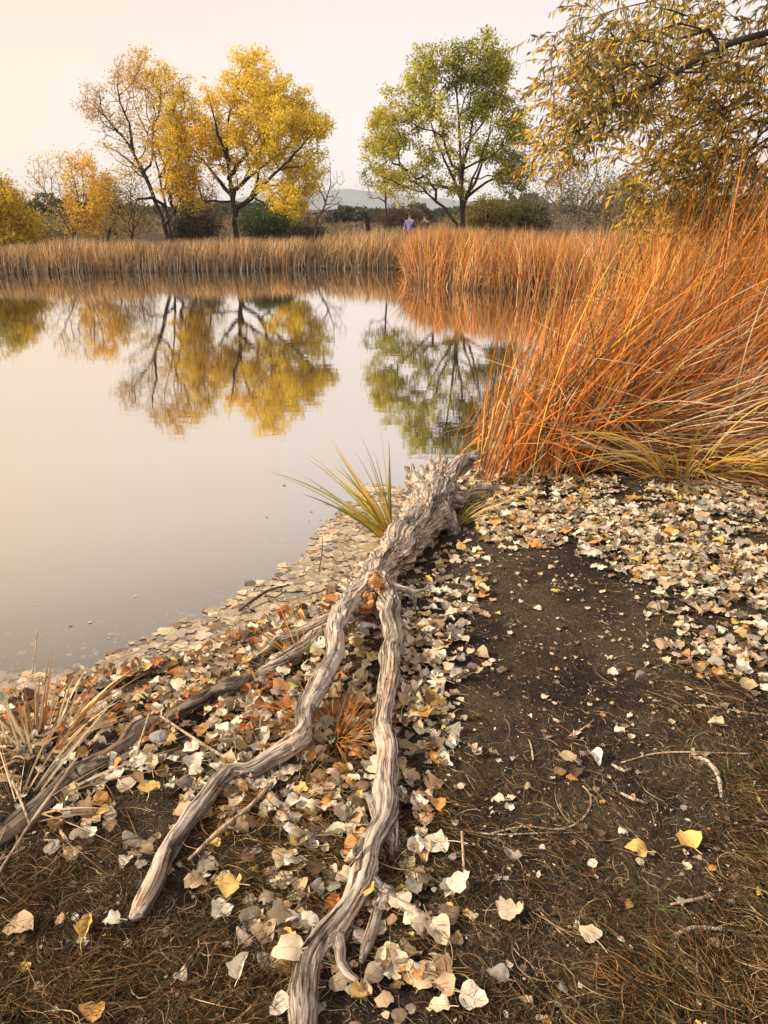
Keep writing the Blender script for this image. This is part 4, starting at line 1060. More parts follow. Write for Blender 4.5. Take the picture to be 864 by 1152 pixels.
def driftwood(name, label, cat, limbs, voxel, mat, groove=0.006, lump=0.012, holes=(), mats={}, twist=0.0):
    """limbs: list of (part name, path array). One continuous surface, then cut into its parts."""
    Vs, Qs, Ts, k = [], [], [], 0
    for _, p in limbs:
        V, Q, T = tube_mesh(p); Vs.append(V); Qs.append(Q + k); Ts.append(T + k); k += len(V)
    tmp = new_mesh('tmp', np.concatenate(Vs), np.concatenate(Qs), np.concatenate(Ts))
    md = tmp.modifiers.new('r', 'REMESH'); md.mode = 'VOXEL'; md.voxel_size = voxel
    ev = tmp.evaluated_get(bpy.context.evaluated_depsgraph_get()); me = ev.to_mesh()
    nv = len(me.vertices); V = np.zeros(nv * 3, np.float32); me.vertices.foreach_get('co', V); V = V.reshape(-1, 3).astype(float)
    nf = len(me.polygons); Q = np.zeros(nf * 4, np.int32); me.polygons.foreach_get('vertices', Q); Q = Q.reshape(-1, 4)
    ev.to_mesh_clear(); bpy.data.objects.remove(tmp)
    # light smoothing so the limbs run into each other
    E = np.concatenate([Q[:, [0, 1]], Q[:, [1, 2]], Q[:, [2, 3]], Q[:, [3, 0]]])
    def lap(X):
        s = np.zeros_like(X); c = np.zeros(len(X))
        for a, b in ((0, 1), (1, 0)):
            for d in range(3): s[:, d] += np.bincount(E[:, a], X[E[:, b], d], len(X))
            c += np.bincount(E[:, a], minlength=len(X))
        return s / np.maximum(c, 1)[:, None]
    for _ in range(4): V = 0.4 * V + 0.6 * lap(V)
    # nearest limb, arc length and angle
    bd = np.full(nv, 1e9); lid = np.zeros(nv, int); ax = np.zeros((nv, 3)); sc = np.zeros(nv); rad = np.zeros(nv)
    tng = np.zeros((nv, 3))
    for i, (_, p) in enumerate(limbs):
        s = np.concatenate([[0], np.cumsum(np.linalg.norm(np.diff(p[:, :3], axis=0), axis=1))]); T = unit(np.gradient(p[:, :3], axis=0))
        for a in range(0, nv, 4000):
            D = np.linalg.norm(V[a:a + 4000, None] - p[None, :, :3], axis=2); j = D.argmin(1); d = D[np.arange(len(j)), j] / np.maximum(p[j, 3], 0.006)
            better = d < bd[a:a + 4000]; ii = np.where(better)[0] + a; jj = j[better]
            bd[ii] = d[better]; lid[ii] = i; ax[ii] = p[jj, :3]; sc[ii] = s[jj] + i * 3.7; rad[ii] = p[jj, 3]; tng[ii] = T[jj]
    oh = np.eye(len(limbs))[lid]
    for _ in range(8):
        for j_ in range(0, len(limbs), 3):
            w_ = min(3, len(limbs) - j_); X_ = np.zeros((nv, 3)); X_[:, :w_] = oh[:, j_:j_ + w_]; oh[:, j_:j_ + w_] = lap(X_)[:, :w_]
    plid = oh.argmax(1)
    rv = V - ax; rv -= tng * (rv * tng).sum(1, keepdims=True)
    ref = np.array([0.3, 0.1, 1.0]); u = unit(np.cross(tng, ref)); v = np.cross(tng, u)
    along_ = (V * tng).sum(1)
    ca, sa = (rv * u).sum(1), (rv * v).sum(1)
    tw = twist * sc; ca, sa = ca * np.cos(tw) - sa * np.sin(tw), ca * np.sin(tw) + sa * np.cos(tw)
    G = np.stack([sc + lid * 0.0, ca + 5.3 * lid, sa], -1)
    # smooth the arc length a little (nearest-sample steps)
    for _ in range(3): G = np.where((np.abs(G - lap(G)) < 0.06).all(1)[:, None], 0.5 * G + 0.5 * lap(G), G)
    N = unit(V - ax)
    gs = np.stack([G[:, 0] * 2.6, G[:, 1] * 70, G[:, 2] * 70], -1)
    rs = np.clip(rad / 0.05, 0.25, 1.5)
    disp = -groove * rs * (np.clip(0.35 - np.abs(fbm(gs, 2, 5)), 0, 1) * 3.2 + np.clip(0.22 - np.abs(vnoise(gs * np.array([.35, .35, .35]), 15)), 0, 1) * 3.5)
    disp += lump * rs * fbm(V * 9, 2, 9) + 0.34 * lump * rs * fbm(V * 30, 2, 19)
    for (c, rr, dpt) in holes:
        d = np.linalg.norm(V - np.array(c), axis=1); disp -= dpt * np.clip(1 - (d / rr) ** 2, 0, 1) ** 1.3
    V = V + N * disp[:, None]
    V = 0.9 * V + 0.1 * lap(V)
    base = np.array([*limbs[0][1][len(limbs[0][1]) // 2, :2], 0.0]); base[2] = gz(base[0], base[1])
    root = empty(name, base); tag(root, label, cat)
    full = new_mesh('tmp', V - base, Q, smooth=True, link=False)
    vn = np.zeros(nv * 3, np.float32); full.vertices.foreach_get('normal', vn); vn = vn.reshape(-1, 3)
    fl = np.median(plid[Q], axis=1).astype(int); fl = np.where((plid[Q] == fl[:, None]).any(1), fl, plid[Q][:, 0])
    for i in range(len(limbs)):
        fi = np.where(fl == i)[0]
        if not 0 < len(fi) < 9000: continue
        labv = np.full(nv, nv); labv[Q[fi].ravel()] = Q[fi].ravel()
        while True:
            mn = labv[Q[fi]].min(1); old = labv.copy(); np.minimum.at(labv, Q[fi].ravel(), np.repeat(mn, 4))
            if (old == labv).all(): break
        comp = labv[Q[fi, 0]]; ids, cnt_ = np.unique(comp, return_counts=True)
        for c_ in ids[ids != ids[cnt_.argmax()]]:
            isl = fi[comp == c_]; tv = np.zeros(nv, bool); tv[Q[isl].ravel()] = True
            nb = fl[tv[Q].any(1)]; nb = nb[nb != i]
            if len(nb): fl[isl] = np.bincount(nb).argmax()
    for i, (pn, _) in enumerate(limbs):
        q = Q[fl == i]
        if not len(q): continue
        us_, inv = np.unique(q, return_inverse=True)
        o = new_mesh(pn, V[us_] - base, inv.reshape(-1, 4), mat=mats.get(pn, mat), vec=G[us_], smooth=True, parent=root)
        o.data.normals_split_custom_set_from_vertices([tuple(x) for x in vn[us_]])
    bpy.data.meshes.remove(full)
    return root

def px_limb(rows, step=0.02):
    p = smooth_path(limb_px(rows), step); p[:, 3] *= 0.80
    s_ = np.concatenate([[0], np.cumsum(np.linalg.norm(np.diff(p[:, :3], axis=0), axis=1))]); k_ = rows[0][0] * 1.37
    q_ = np.stack([s_, np.full_like(s_, k_)], -1)
    p[:, 3] *= 1 + 0.20 * vnoise(q_ * [13, 1], 3) + 0.55 * np.clip(vnoise(q_ * [6, 1], 8) - 0.45, 0, 1)
    w_ = np.clip(np.minimum(s_, s_[-1] - s_) / 0.12, 0, 1) * np.minimum(p[:, 3], 0.035) * 0.85
    p[:, 0] += w_ * vnoise(q_ * [7, 1], 21); p[:, 2] += w_ * 0.6 * vnoise(q_ * [7, 1], 22)
    return p
m_ = lambda h: ('m', h)
main_limbs = [
    ('trunk', px_limb([(497, 533, 15, m_(.26)), (489, 552, 26, m_(.22)), (477, 580, 29, m_(.17)), (458, 606, 26, m_(.15)), (437, 630, 22, m_(.14)), (424, 650, 21, m_(.13)), (418, 664, 16, m_(.11))])),
    ('branch', px_limb([(418, 655, 17, m_(.13)), (400, 668, 16, m_(.13)), (386, 690, 14, m_(.14)), (380, 718, 14, m_(.14)), (374, 748, 14, m_(.13)), (358, 776, 14, m_(.12)), (344, 800, 15, m_(.11)), (342, 824, 16, m_(.08)),
                        (326, 842, 13, m_(.07)), (303, 856, 12, m_(.06)), (280, 868, 13, m_(.055)), (262, 870, 14, m_(.05)), (244, 882, 12, m_(.045)), (222, 912, 12, m_(.04)), (196, 950, 13, m_(.035)), (172, 992, 14, m_(.03)), (156, 1026, 13, m_(.02)), (146, 1034, 6, m_(.01))])),
    ('branch', px_limb([(427, 655, 16, m_(.12)), (436, 688, 14, m_(.10)), (440, 720, 15, m_(.09)), (438, 760, 15, m_(.08)), (431, 800, 14, m_(.07)), (430, 832, 15, m_(.07)), (434, 865, 17, m_(.06)), (434, 895, 18, m_(.05)),
                        (424, 925, 18, m_(.045)), (410, 955, 15, m_(.04)), (405, 985, 15, m_(.04)), (398, 1008, 14, m_(.035)), (382, 1038, 15, m_(.03)), (362, 1066, 18, m_(.03)), (350, 1090, 16, m_(.03)), (345, 1120, 17, m_(.025)), (340, 1175, 19, m_(.02))])),
    ('root_stub', px_limb([(484, 560, 15, m_(.24)), (472, 548, 9, m_(.27)), (462, 537, 7, m_(.30)), (457, 527, 4, m_(.32))])),
    ('root_stub', px_limb([(480, 566, 14, m_(.22)), (462, 560, 10, m_(.22)), (440, 554, 6, m_(.20)), (420, 551, 5, m_(.17)), (403, 549, 3.5, m_(.15))])),
    ('root_stub', px_limb([(492, 548, 16, m_(.24)), (508, 532, 11, m_(.27)), (520, 521, 9, m_(.27)), (531, 514, 7, m_(.28)), (537, 511, 3, m_(.28))])),
    ('root_stub', px_limb([(493, 560, 15, m_(.17)), (512, 562, 11, m_(.12)), (528, 556, 8, m_(.08)), (546, 552, 7, m_(.05)), (556, 546, 3, m_(.04))])),
    ('root_stub', px_limb([(488, 545, 14, m_(.26)), (486, 530, 8, m_(.31)), (484, 518, 3.5, m_(.34))])),
    ('root_stub', px_limb([(482, 552, 12, m_(.26)), (477, 538, 6, m_(.31)), (473, 524, 2.5, m_(.34))])),
    ('root_stub', px_limb([(496, 545, 12, m_(.26)), (498, 530, 7, m_(.30)), (501, 516, 3, m_(.33))])),
    ('root_stub', px_limb([(498, 575, 13, m_(.10)), (508, 590, 12, m_(.04)), (512, 604, 8, m_(-.02))])),
    ('splinter', px_limb([(505, 538, 8, m_(.27)), (515, 524, 5, m_(.31)), (522, 510, 2, m_(.34))])),
    ('splinter', px_limb([(478, 556, 10, m_(.26)), (466, 540, 6, m_(.31)), (464, 522, 2, m_(.36))])),
    ('splinter', px_limb([(490, 545, 9, m_(.27)), (492, 528, 5, m_(.32)), (494, 510, 2, m_(.37))])),
    ('twig_stub', px_limb([(428, 652, 9, m_(.12)), (446, 660, 6, m_(.12)), (462, 664, 4.5, m_(.11)), (474, 664, 3, m_(.11)), (488, 658, 2, m_(.12))])),
    ('twig_stub', px_limb([(460, 663, 4.5, m_(.11)), (466, 674, 4, m_(.08)), (467, 686, 2.5, m_(.04))])),
    ('twig_stub', px_limb([(440, 690, 9, m_(.10)), (452, 702, 5, m_(.09)), (462, 708, 3, m_(.08))])),
    ('twig_stub', px_limb([(440, 722, 9, m_(.09)), (452, 730, 6, m_(.09)), (458, 736, 4, m_(.09))])),
    ('twig_stub', px_limb([(350, 800, 10, m_(.11)), (338, 784, 4, m_(.13)), (333, 775, 2, m_(.14))])),
    ('twig_stub', px_limb([(262, 868, 9, m_(.05)), (245, 862, 6, m_(.06)), (236, 860, 3, m_(.06))])),
    ('twig_stub', px_limb([(425, 920, 10, m_(.05)), (412, 893, 5, m_(.06)), (406, 898, 3, m_(.06))])),
    ('root', px_limb([(436, 880, 13, m_(.05)), (442, 915, 12, m_(.03)), (443, 945, 9, m_(.015)), (442, 968, 5, m_(0))])),
    ('root', px_limb([(408, 985, 13, m_(.04)), (425, 1000, 11, m_(.03)), (440, 1012, 8, m_(.02)), (462, 1026, 8, m_(.015)), (482, 1040, 9, m_(.01)), (492, 1050, 5, m_(0))])),
    ('root', px_limb([(376, 1050, 13, m_(.03)), (382, 1066, 9, m_(.03)), (383, 1082, 7, m_(.03)), (390, 1096, 8, m_(.025)), (402, 1104, 7, m_(.02))])),
    ('root', px_limb([(432, 1004, 8, m_(.03)), (424, 1022, 8, m_(.02)), (416, 1045, 8, m_(.02)), (410, 1070, 7, m_(.015)), (406, 1084, 4, m_(.01))])),
    ('root', px_limb([(395, 1012, 12, m_(.035)), (390, 1040, 10, m_(.02)), (384, 1062, 6, m_(.01))])),
]
hole1 = on_ground(461, 570, 0.24); hole2 = on_ground(498, 560, 0.26); hole3 = on_ground(384, 686, 0.19)
driftwood('driftwood_tree', 'long grey weathered driftwood tree with a torn root end lying along the bank', 'driftwood', main_limbs, 0.0052, M_drift,
          holes=((hole1, 0.08, 0.09), (hole2, 0.07, 0.08), (hole3, 0.03, 0.03), (on_ground(486, 585, 0.20), 0.05, 0.03), (on_ground(484, 536, 0.30), 0.05, 0.05), (on_ground(362, 772, 0.16), 0.022, 0.02), (on_ground(436, 760, 0.11), 0.02, 0.016), (on_ground(326, 842, 0.10), 0.02, 0.018), (on_ground(430, 870, 0.10), 0.022, 0.02),
                 (on_ground(196, 950, 0.06), 0.018, 0.014), (on_ground(404, 975, 0.07), 0.02, 0.016), (on_ground(370, 1052, 0.06), 0.025, 0.02), (on_ground(452, 612, 0.22), 0.03, 0.025), (on_ground(438, 640, 0.2), 0.025, 0.02),
                 (on_ground(380, 715, 0.17), 0.022, -0.018), (on_ground(344, 812, 0.14), 0.028, -0.022), (on_ground(263, 868, 0.09), 0.03, -0.02), (on_ground(431, 830, 0.11), 0.025, -0.016)), groove=0.0085, lump=0.010, twist=0.35)

def lump_mesh(name, label, cat, px, py, h, r, mat, parent=None, n=1, seed=1, squash=(1, 1, .8), freq=14, amp=0.35):
    import bmesh
    c = on_ground(px, py, h)
    bm = bmesh.new(); bmesh.ops.create_icosphere(bm, subdivisions=5, radius=r)
    V = np.array([v.co[:] for v in bm.verts]) * np.array(squash)
    N = unit(V); V = V + N * (r * amp * fbm(V * freq / (r / 0.05) + seed * 3.1, 4, seed))[:, None]
    F_ = np.array([[v.index for v in f.verts] for f in bm.faces]); bm.free()
    if parent:
        o = new_mesh(name, V + c - np.array(parent.location), tris=F_, mat=mat, vec=V, smooth=True, parent=parent)
    else:
        o = new_mesh(name, V, tris=F_, mat=mat, vec=V, smooth=True); o.location = c; tag(o, label, cat)
    return o
main_log = bpy.data.objects['driftwood_tree']
lump_mesh('burl', None, None, 424, 652, 0.205, 0.034, M_burl, main_log, seed=2, amp=0.75, freq=22)
lump_mesh('burl', None, None, 412, 678, 0.115, 0.036, M_burl, main_log, seed=5, squash=(1.1, .9, 1.0), amp=0.8, freq=24)
lump_mesh('burl', None, None, 432, 665, 0.15, 0.022, M_burl, main_log, seed=8, amp=0.8, freq=24)

driftwood('driftwood_branch', 'grey branch stub poking left towards the water behind the driftwood fork', 'driftwood',
          [('stem', px_limb([(420, 682, 12, m_(.05)), (390, 688, 11, m_(.05)), (362, 702, 11, m_(.05)), (335, 714, 9, m_(.05)), (312, 720, 9, m_(.05)), (300, 716, 9, m_(.04))])),
           ('fork', px_limb([(318, 718, 9, m_(.05)), (304, 728, 5, m_(.05)), (288, 738, 3, m_(.04))]))], 0.006, M_drift, groove=0.005, lump=0.006)
driftwood('driftwood_branch', 'thicker grey branch lying under the stub and ending blunt in leaves', 'driftwood',
          [('stem', px_limb([(412, 690, 14, m_(.03)), (380, 706, 14, m_(.03)), (350, 722, 14, m_(.03)), (328, 738, 14, m_(.03)), (308, 750, 11, m_(.03)), (292, 756, 7, m_(.02))]))], 0.006, M_drift, groove=0.005, lump=0.006)
driftwood('rotten_log', 'dark rotting log half buried in leaves at the lower left', 'log',
          [('stem', px_limb([(-70, 1000, 22, -.1), (0, 945, 19, .1), (50, 905, 17, .25), (92, 872, 15, .3), (128, 846, 12, .2), (160, 825, 11, .1), (190, 808, 11, .1)])),
           ('stub', px_limb([(90, 872, 14, .8), (112, 862, 8, 1.4), (124, 850, 4, 1.8)]))], 0.009, M_rot, groove=0.006, lump=0.012)
driftwood('mossy_branch', 'dark knobbly branch end beyond the rotten log beside the shore leaves', 'branch',
          [('stem', px_limb([(192, 806, 10, 1.0), (215, 792, 10, 1.2), (232, 780, 13, 1.2), (248, 776, 15, 1.2), (262, 772, 12, 1.2), (282, 762, 7, 1.4)]))], 0.007, M_rot, groove=0.008, lump=0.016)

# loose bark flake resting on the right branch
def stick(name, label, cat, rows, mat, sides=7, group=None, wob=0.15):
    p = smooth_path(limb_px(rows), 0.03); p[:, 3] *= 0.58
    p[:, 3] *= 1 + wob * vnoise(np.stack([np.arange(len(p)) * 0.7, np.full(len(p), rows[0][0])], -1), 4)
    nz_ = np.stack([vnoise(np.stack([np.arange(len(p)) * 0.22, np.full(len(p), rows[0][0] + k * 7.7)], -1), 6) for k in range(3)], -1)
    p[:, :3] += nz_ * p[:, 3:4] * 0.9
    V, Q, T = tube_mesh(p, sides)
    base = np.array(p[len(p) // 2, :3])
    s = np.concatenate([[0], np.cumsum(np.linalg.norm(np.diff(p[:, :3], axis=0), axis=1))]); s = np.repeat(s, sides); s = np.concatenate([s, [0, s[-1]]])
    G = np.stack([s, V[:, 0] - base[0], V[:, 2] - base[2]], -1)
    o = new_mesh(name, V - base, Q, T, mat=mat, vec=G, smooth=True); o.location = base
    return tag(o, label, cat, group)

stick('bark_flake', 'small grey bark flake caught on the right branch above its roots', 'bark', [(388, 968, 2, m_(.06)), (394, 962, 8, m_(.075)), (402, 952, 8, m_(.09)), (408, 942, 3, m_(.10))], M_drift)
stick('pale_stick', 'straight pale stick crossing from the dark log to the left branch', 'stick', [(181, 806, 2.2, m_(.06)), (215, 828, 2.6, m_(.05)), (262, 858, 3.2, m_(.05))], M_stick)
stick('pale_stick', 'short pale stick propped upright on the dark log', 'stick', [(150, 862, 1.8, m_(.02)), (160, 830, 1.8, m_(.07)), (168, 803, 1.8, m_(.11))], M_stick)
stick('pale_stick', 'long thin pale stalk slanting across the rotten log', 'stick', [(-5, 985, 2.4, m_(.03)), (35, 925, 2.6, m_(.06)), (65, 885, 2.4, m_(.07)), (92, 846, 1.8, m_(.05))], M_stick)
stick('pale_stick', 'thin pale stalk at the left edge leaning on the rotten log', 'stick', [(8, 868, 2, m_(.05)), (22, 898, 2, m_(.05)), (33, 926, 2, m_(.04))], M_stick)
stick('pale_stick', 'pale stalk crossing the left edge low in the grass', 'stick', [(-5, 968, 2, m_(.02)), (12, 962, 2.2, m_(.02)), (28, 953, 1.6, m_(.02))], M_stick)
stick('pale_stick', 'pale snapped reed lying beside the shell like leaf at the lower left', 'stick', [(66, 932, 3, m_(.02)), (75, 945, 3, m_(.02)), (83, 958, 3, m_(.01))], M_stick)
stick('pale_stick', 'short pale reed piece above the oval grey leaf', 'stick', [(46, 945, 2, m_(.015)), (58, 945, 2.5, m_(.015)), (70, 946, 2, m_(.015))], M_stick)
stick('pale_stick', 'grey pole lying under leaves beside the left branch end', 'stick', [(212, 968, 3, m_(.03)), (245, 938, 4, m_(.04)), (275, 914, 4, m_(.04)), (306, 880, 3, m_(.05))], M_stick)
stick('dry_reed', 'pale reed stem standing out of the water at the far left', 'stick', [(36, 760, 1.2, m_(0)), (39, 735, 1.2, m_(.07)), (42, 705, .8, m_(.16))], M_stick)
stick('dry_reed', 'thin twig rising from the shallows left of the tussock', 'stick', [(358, 645, 1, m_(0)), (362, 622, 1, m_(.09)), (363, 604, .6, m_(.16))], M_twig)
stick('dry_reed', 'tan upright reed stem stuck in the path by the right root', 'stick', [(523, 992, 2.6, m_(.01)), (521, 965, 2.6, m_(.03)), (519, 936, 2.4, m_(.05))], M_stick)
stick('fallen_twig', 'forked black twig floating on the leaves at the shore', 'twig', [(268, 688, 3, m_(.02)), (285, 674, 2.8, m_(.04)), (302, 664, 2.8, m_(.06)), (326, 658, 1.6, m_(.06))], M_twig)
stick('fallen_twig', 'black twig offshoot bent up from the floating twig', 'twig', [(298, 668, 2, m_(.05)), (310, 672, 1.6, m_(.04)), (322, 664, 1.2, m_(.06))], M_twig)
tw_rows = [
 ('thin white twig at the right edge of the path near the fallen leaf', [(770, 793, 1.5, 1), (800, 795, 1.8, 1), (830, 800, 1.8, 1), (870, 806, 1.6, 1)], M_stick),
 ('small side shoot hanging below the thin white twig', [(792, 795, 1, 1), (798, 806, 1.2, 1), (800, 818, .8, 1)], M_stick),
 ('curved grey root lying on the path near the green sprig', [(778, 849, 3, .6), (795, 856, 4, .6), (806, 870, 4.5, .6), (811, 896, 3, .6)], M_drift),
 ('pale straight twig low on the right of the path', [(755, 1018, 2.2, 1), (780, 1013, 3, 1), (808, 1006, 2, 1)], M_stick),
 ('forked grey twig reaching the right edge low down', [(758, 1052, 4, .8), (780, 1043, 3.4, .8), (815, 1046, 2.4, .8), (870, 1056, 2, .8)], M_drift),
 ('long curved tan twig arching over the centre of the path', [(552, 938, 1.6, 1), (590, 930, 2, 1), (635, 932, 2.2, 1), (660, 915, 2, 1), (664, 895, 2, 1), (655, 884, 1.5, 1)], M_stick),
 ('long thin straw running down the lower middle of the path', [(604, 1022, 1.2, 1), (640, 1058, 1.4, 1), (680, 1095, 1.4, 1), (705, 1115, 1.2, 1)], M_stick),
 ('thin straw left of the long straw at the bottom of the path', [(560, 1048, 1.1, 1), (585, 1075, 1.2, 1), (612, 1095, 1.2, 1)], M_stick),
 ('pale twig lying flat across the path near its middle', [(698, 858, 1.6, 1), (735, 848, 1.8, 1), (775, 846, 1.8, 1), (842, 848, 1.6, 1)], M_stick),
 ('short stout brown twig on the path above the heart shaped leaf', [(640, 828, 1.4, 1), (655, 820, 2, 1), (668, 810, 1.4, 1)], M_stick),
 ('pale upright straw on the left of the path', [(595, 832, 1.6, 1), (598, 842, 1.8, 1), (600, 855, 1.8, 1)], M_stick),
 ('short tan straw left of the curved twig', [(688, 860, 2.4, 1), (702, 868, 3, 1), (710, 864, 1.6, 1)], M_drift),
 ('dark twig crossing behind the fork of the driftwood on the mud', [(575, 670, 1.2, 1), (590, 678, 1.4, 1), (602, 685, 1, 1)], M_twig),
 ('long thin twig along the leaf band at the right', [(715, 670, 1, 1), (760, 672, 1.4, 1), (815, 674, 1.4, 1), (864, 668, 1, 1)], M_twig),
 ('thin grey twig across the path right of the big cream leaf', [(500, 930, 1.2, 1), (550, 938, 1.6, 1), (600, 938, 1.6, 1), (660, 936, 1, 1)], M_drift),
 ('bent brown twig at the foot of the right root', [(490, 1070, 1.4, 1), (505, 1052, 1.6, 1), (515, 1030, 1.4, 1), (526, 1008, 1, 1)], M_twig),
 ('yellow straw lying level near the bottom of the path', [(610, 1130, 1.4, 1), (660, 1118, 1.6, 1), (712, 1102, 1.2, 1)], M_stick),
 ('thin brown twig at the lower right under the pale straight twig', [(700, 1038, 1.4, 1), (735, 1044, 1.6, 1), (770, 1040, 1, 1)], M_twig),
 ('short grey stick beside the small grey leaf on the path', [(697, 892, 2.6, .8), (712, 899, 3.4, .8), (728, 904, 2.2, .8)], M_drift),
]
for lab, rows, mt in tw_rows:
    stick('fallen_twig', lab, 'twig', rows, mt, group='twigs scattered on the muddy path')
lump_mesh('stone', 'small smooth grey stone resting against the dark log', 'stone', 180, 829, 0.03, 0.032, mat_plain('grey_stone', (0.30, 0.28, 0.26), nscale=30), amp=0.18, freq=8, seed=4, squash=(1.15, .9, .7))
lump_mesh('stone', 'small pale pebble at the shore edge near the left reeds', 'stone', 66, 852, 0.02, 0.018, bpy.data.materials['grey_stone'], amp=0.18, freq=8, seed=6)

# ------------------------------------------------------------------ fallen leaves
ST = np.array([0, .06, .16, .30, .46, .62, .78, .90, 1.0])
WD = np.array([.14, .42, .52, .54, .50, .41, .28, .16, .01])
WD2 = np.array([.06, .22, .33, .38, .37, .31, .22, .11, .0])      # narrower kind

def leaf_geo(n, size, r, curl=0.25, kind=0):
    """n leaves in their own frame: x across, y along, z up. Returns V (n,27+4,3), Q, grain."""
    W = np.where((r.uniform(0, 1, n) < 0.2 if kind == 0 else np.full(n, kind == 2))[:, None], WD2[None], WD[None]) * r.uniform(0.85, 1.12, (n, 1))
    S = ST[None] - np.array([-.02, .03, .03, .01, 0, 0, 0, 0, 0])[None] * 0
    Wl = W * (1 + r.normal(0, 0.07, W.shape)); Wr = W * (1 + r.normal(0, 0.07, W.shape))
    torn = r.uniform(0, 1, n) < (0.2 if n > 1 else -1)
    for W_ in (Wl, Wr):
        k_ = r.integers(1, 7, n); f_ = np.where(torn, r.uniform(0.25, 0.9, n), 1.0); ar = np.arange(n)
        W_[ar, k_] *= f_; W_[ar, np.minimum(k_ + 1, 8)] *= np.sqrt(f_)
    back = 0.05 * np.array([1, .8, .3, 0, 0, 0, 0, 0, 0])[None]
    fold = r.normal(0.12, 0.30, (n, 1)) * (1 + curl); cl = r.normal(0, curl, (n, 1)) * 1.2; wav = r.normal(0, 0.075, (n, 9)); wav2 = r.normal(0, 0.075, (n, 9))
    y = S + 0 * W
    zc = cl * (y - 0.45) ** 2 * 1.6
    mid = np.stack([0 * y + r.normal(0, .015, y.shape), y, zc], -1)
    lef = np.stack([-Wl * np.cos(fold), y - back + r.normal(0, .02, y.shape), zc + Wl * np.sin(fold) + wav], -1)
    rig = np.stack([Wr * np.cos(fold), y - back + r.normal(0, .02, y.shape), zc + Wr * np.sin(fold) + wav2], -1)
    # intermediate row keeps the blade curved, not a plain V
    lm = (lef + mid) / 2; lm[..., 2] -= 0.25 * Wl * np.sin(fold) - wav * 0.2; rm = (rig + mid) / 2; rm[..., 2] -= 0.25 * Wr * np.sin(fold) - wav2 * 0.2
    V = np.stack([lef, lm, mid, rm, rig], 2)                       # n,9,5,3
    V = V - np.array([0, .45, 0])
    u = np.stack([-Wl, -Wl / 2, 0 * Wl, Wr / 2, Wr], 2); vv = np.repeat(y[..., None], 5, 2)
    G = np.stack([u, vv, np.repeat(np.repeat(r.uniform(0, 60, (n, 1, 1)), 9, 1), 5, 2)], -1)
    # petiole
    pt = np.linspace(0, 1, 4); pl = r.uniform(0.35, 0.75, (n, 1)); bx = r.normal(0, .25, (n, 1))
    px_ = bx * (pt ** 2)[None] * pl; py_ = -0.45 - pt[None] * pl; pz = cl * 0.32 + 0 * px_ + 0.05 * (pt * (1 - pt))[None]
    Pw = 0.016
    S1 = np.stack([np.stack([px_ - Pw, py_, pz], -1), np.stack([px_ + Pw, py_, pz + 0.01], -1)], 2)   # n,4,2,3
    V = V * size[:, None, None, None]; S1 = S1 * size[:, None, None, None]
    return V, S1, G

def rotmat(yaw, tx, ty):
    cz, sz = np.cos(yaw), np.sin(yaw); cx, sx = np.cos(tx), np.sin(tx); cy, sy = np.cos(ty), np.sin(ty)
    O, I = np.zeros_like(yaw), np.ones_like(yaw)
    Rz = np.stack([cz, -sz, O, sz, cz, O, O, O, I], -1).reshape(-1, 3, 3)
    Rx = np.stack([I, O, O, O, cx, -sx, O, sx, cx], -1).reshape(-1, 3, 3)
    Ry = np.stack([cy, O, sy, O, I, O, -sy, O, cy], -1).reshape(-1, 3, 3)
    return Rz @ Rx @ Ry

k = np.arange(8)[:, None] * 5 + np.arange(4)[None]
BQ = np.stack([k, k + 1, k + 6, k + 5], -1).reshape(-1, 4)
k = np.arange(3) * 2
SQ = np.stack([k, k + 1, k + 3, k + 2], -1).reshape(-1, 4)

CREAM = (0.70, 0.57, 0.40); PALE = (0.80, 0.71, 0.56); TANL = (0.55, 0.40, 0.24); BRNL = (0.30, 0.185, 0.10); RUST = (0.45, 0.16, 0.045); YEL = (0.74, 0.52, 0.16); GREY = (0.36, 0.31, 0.26); ORL = (0.62, 0.33, 0.10)
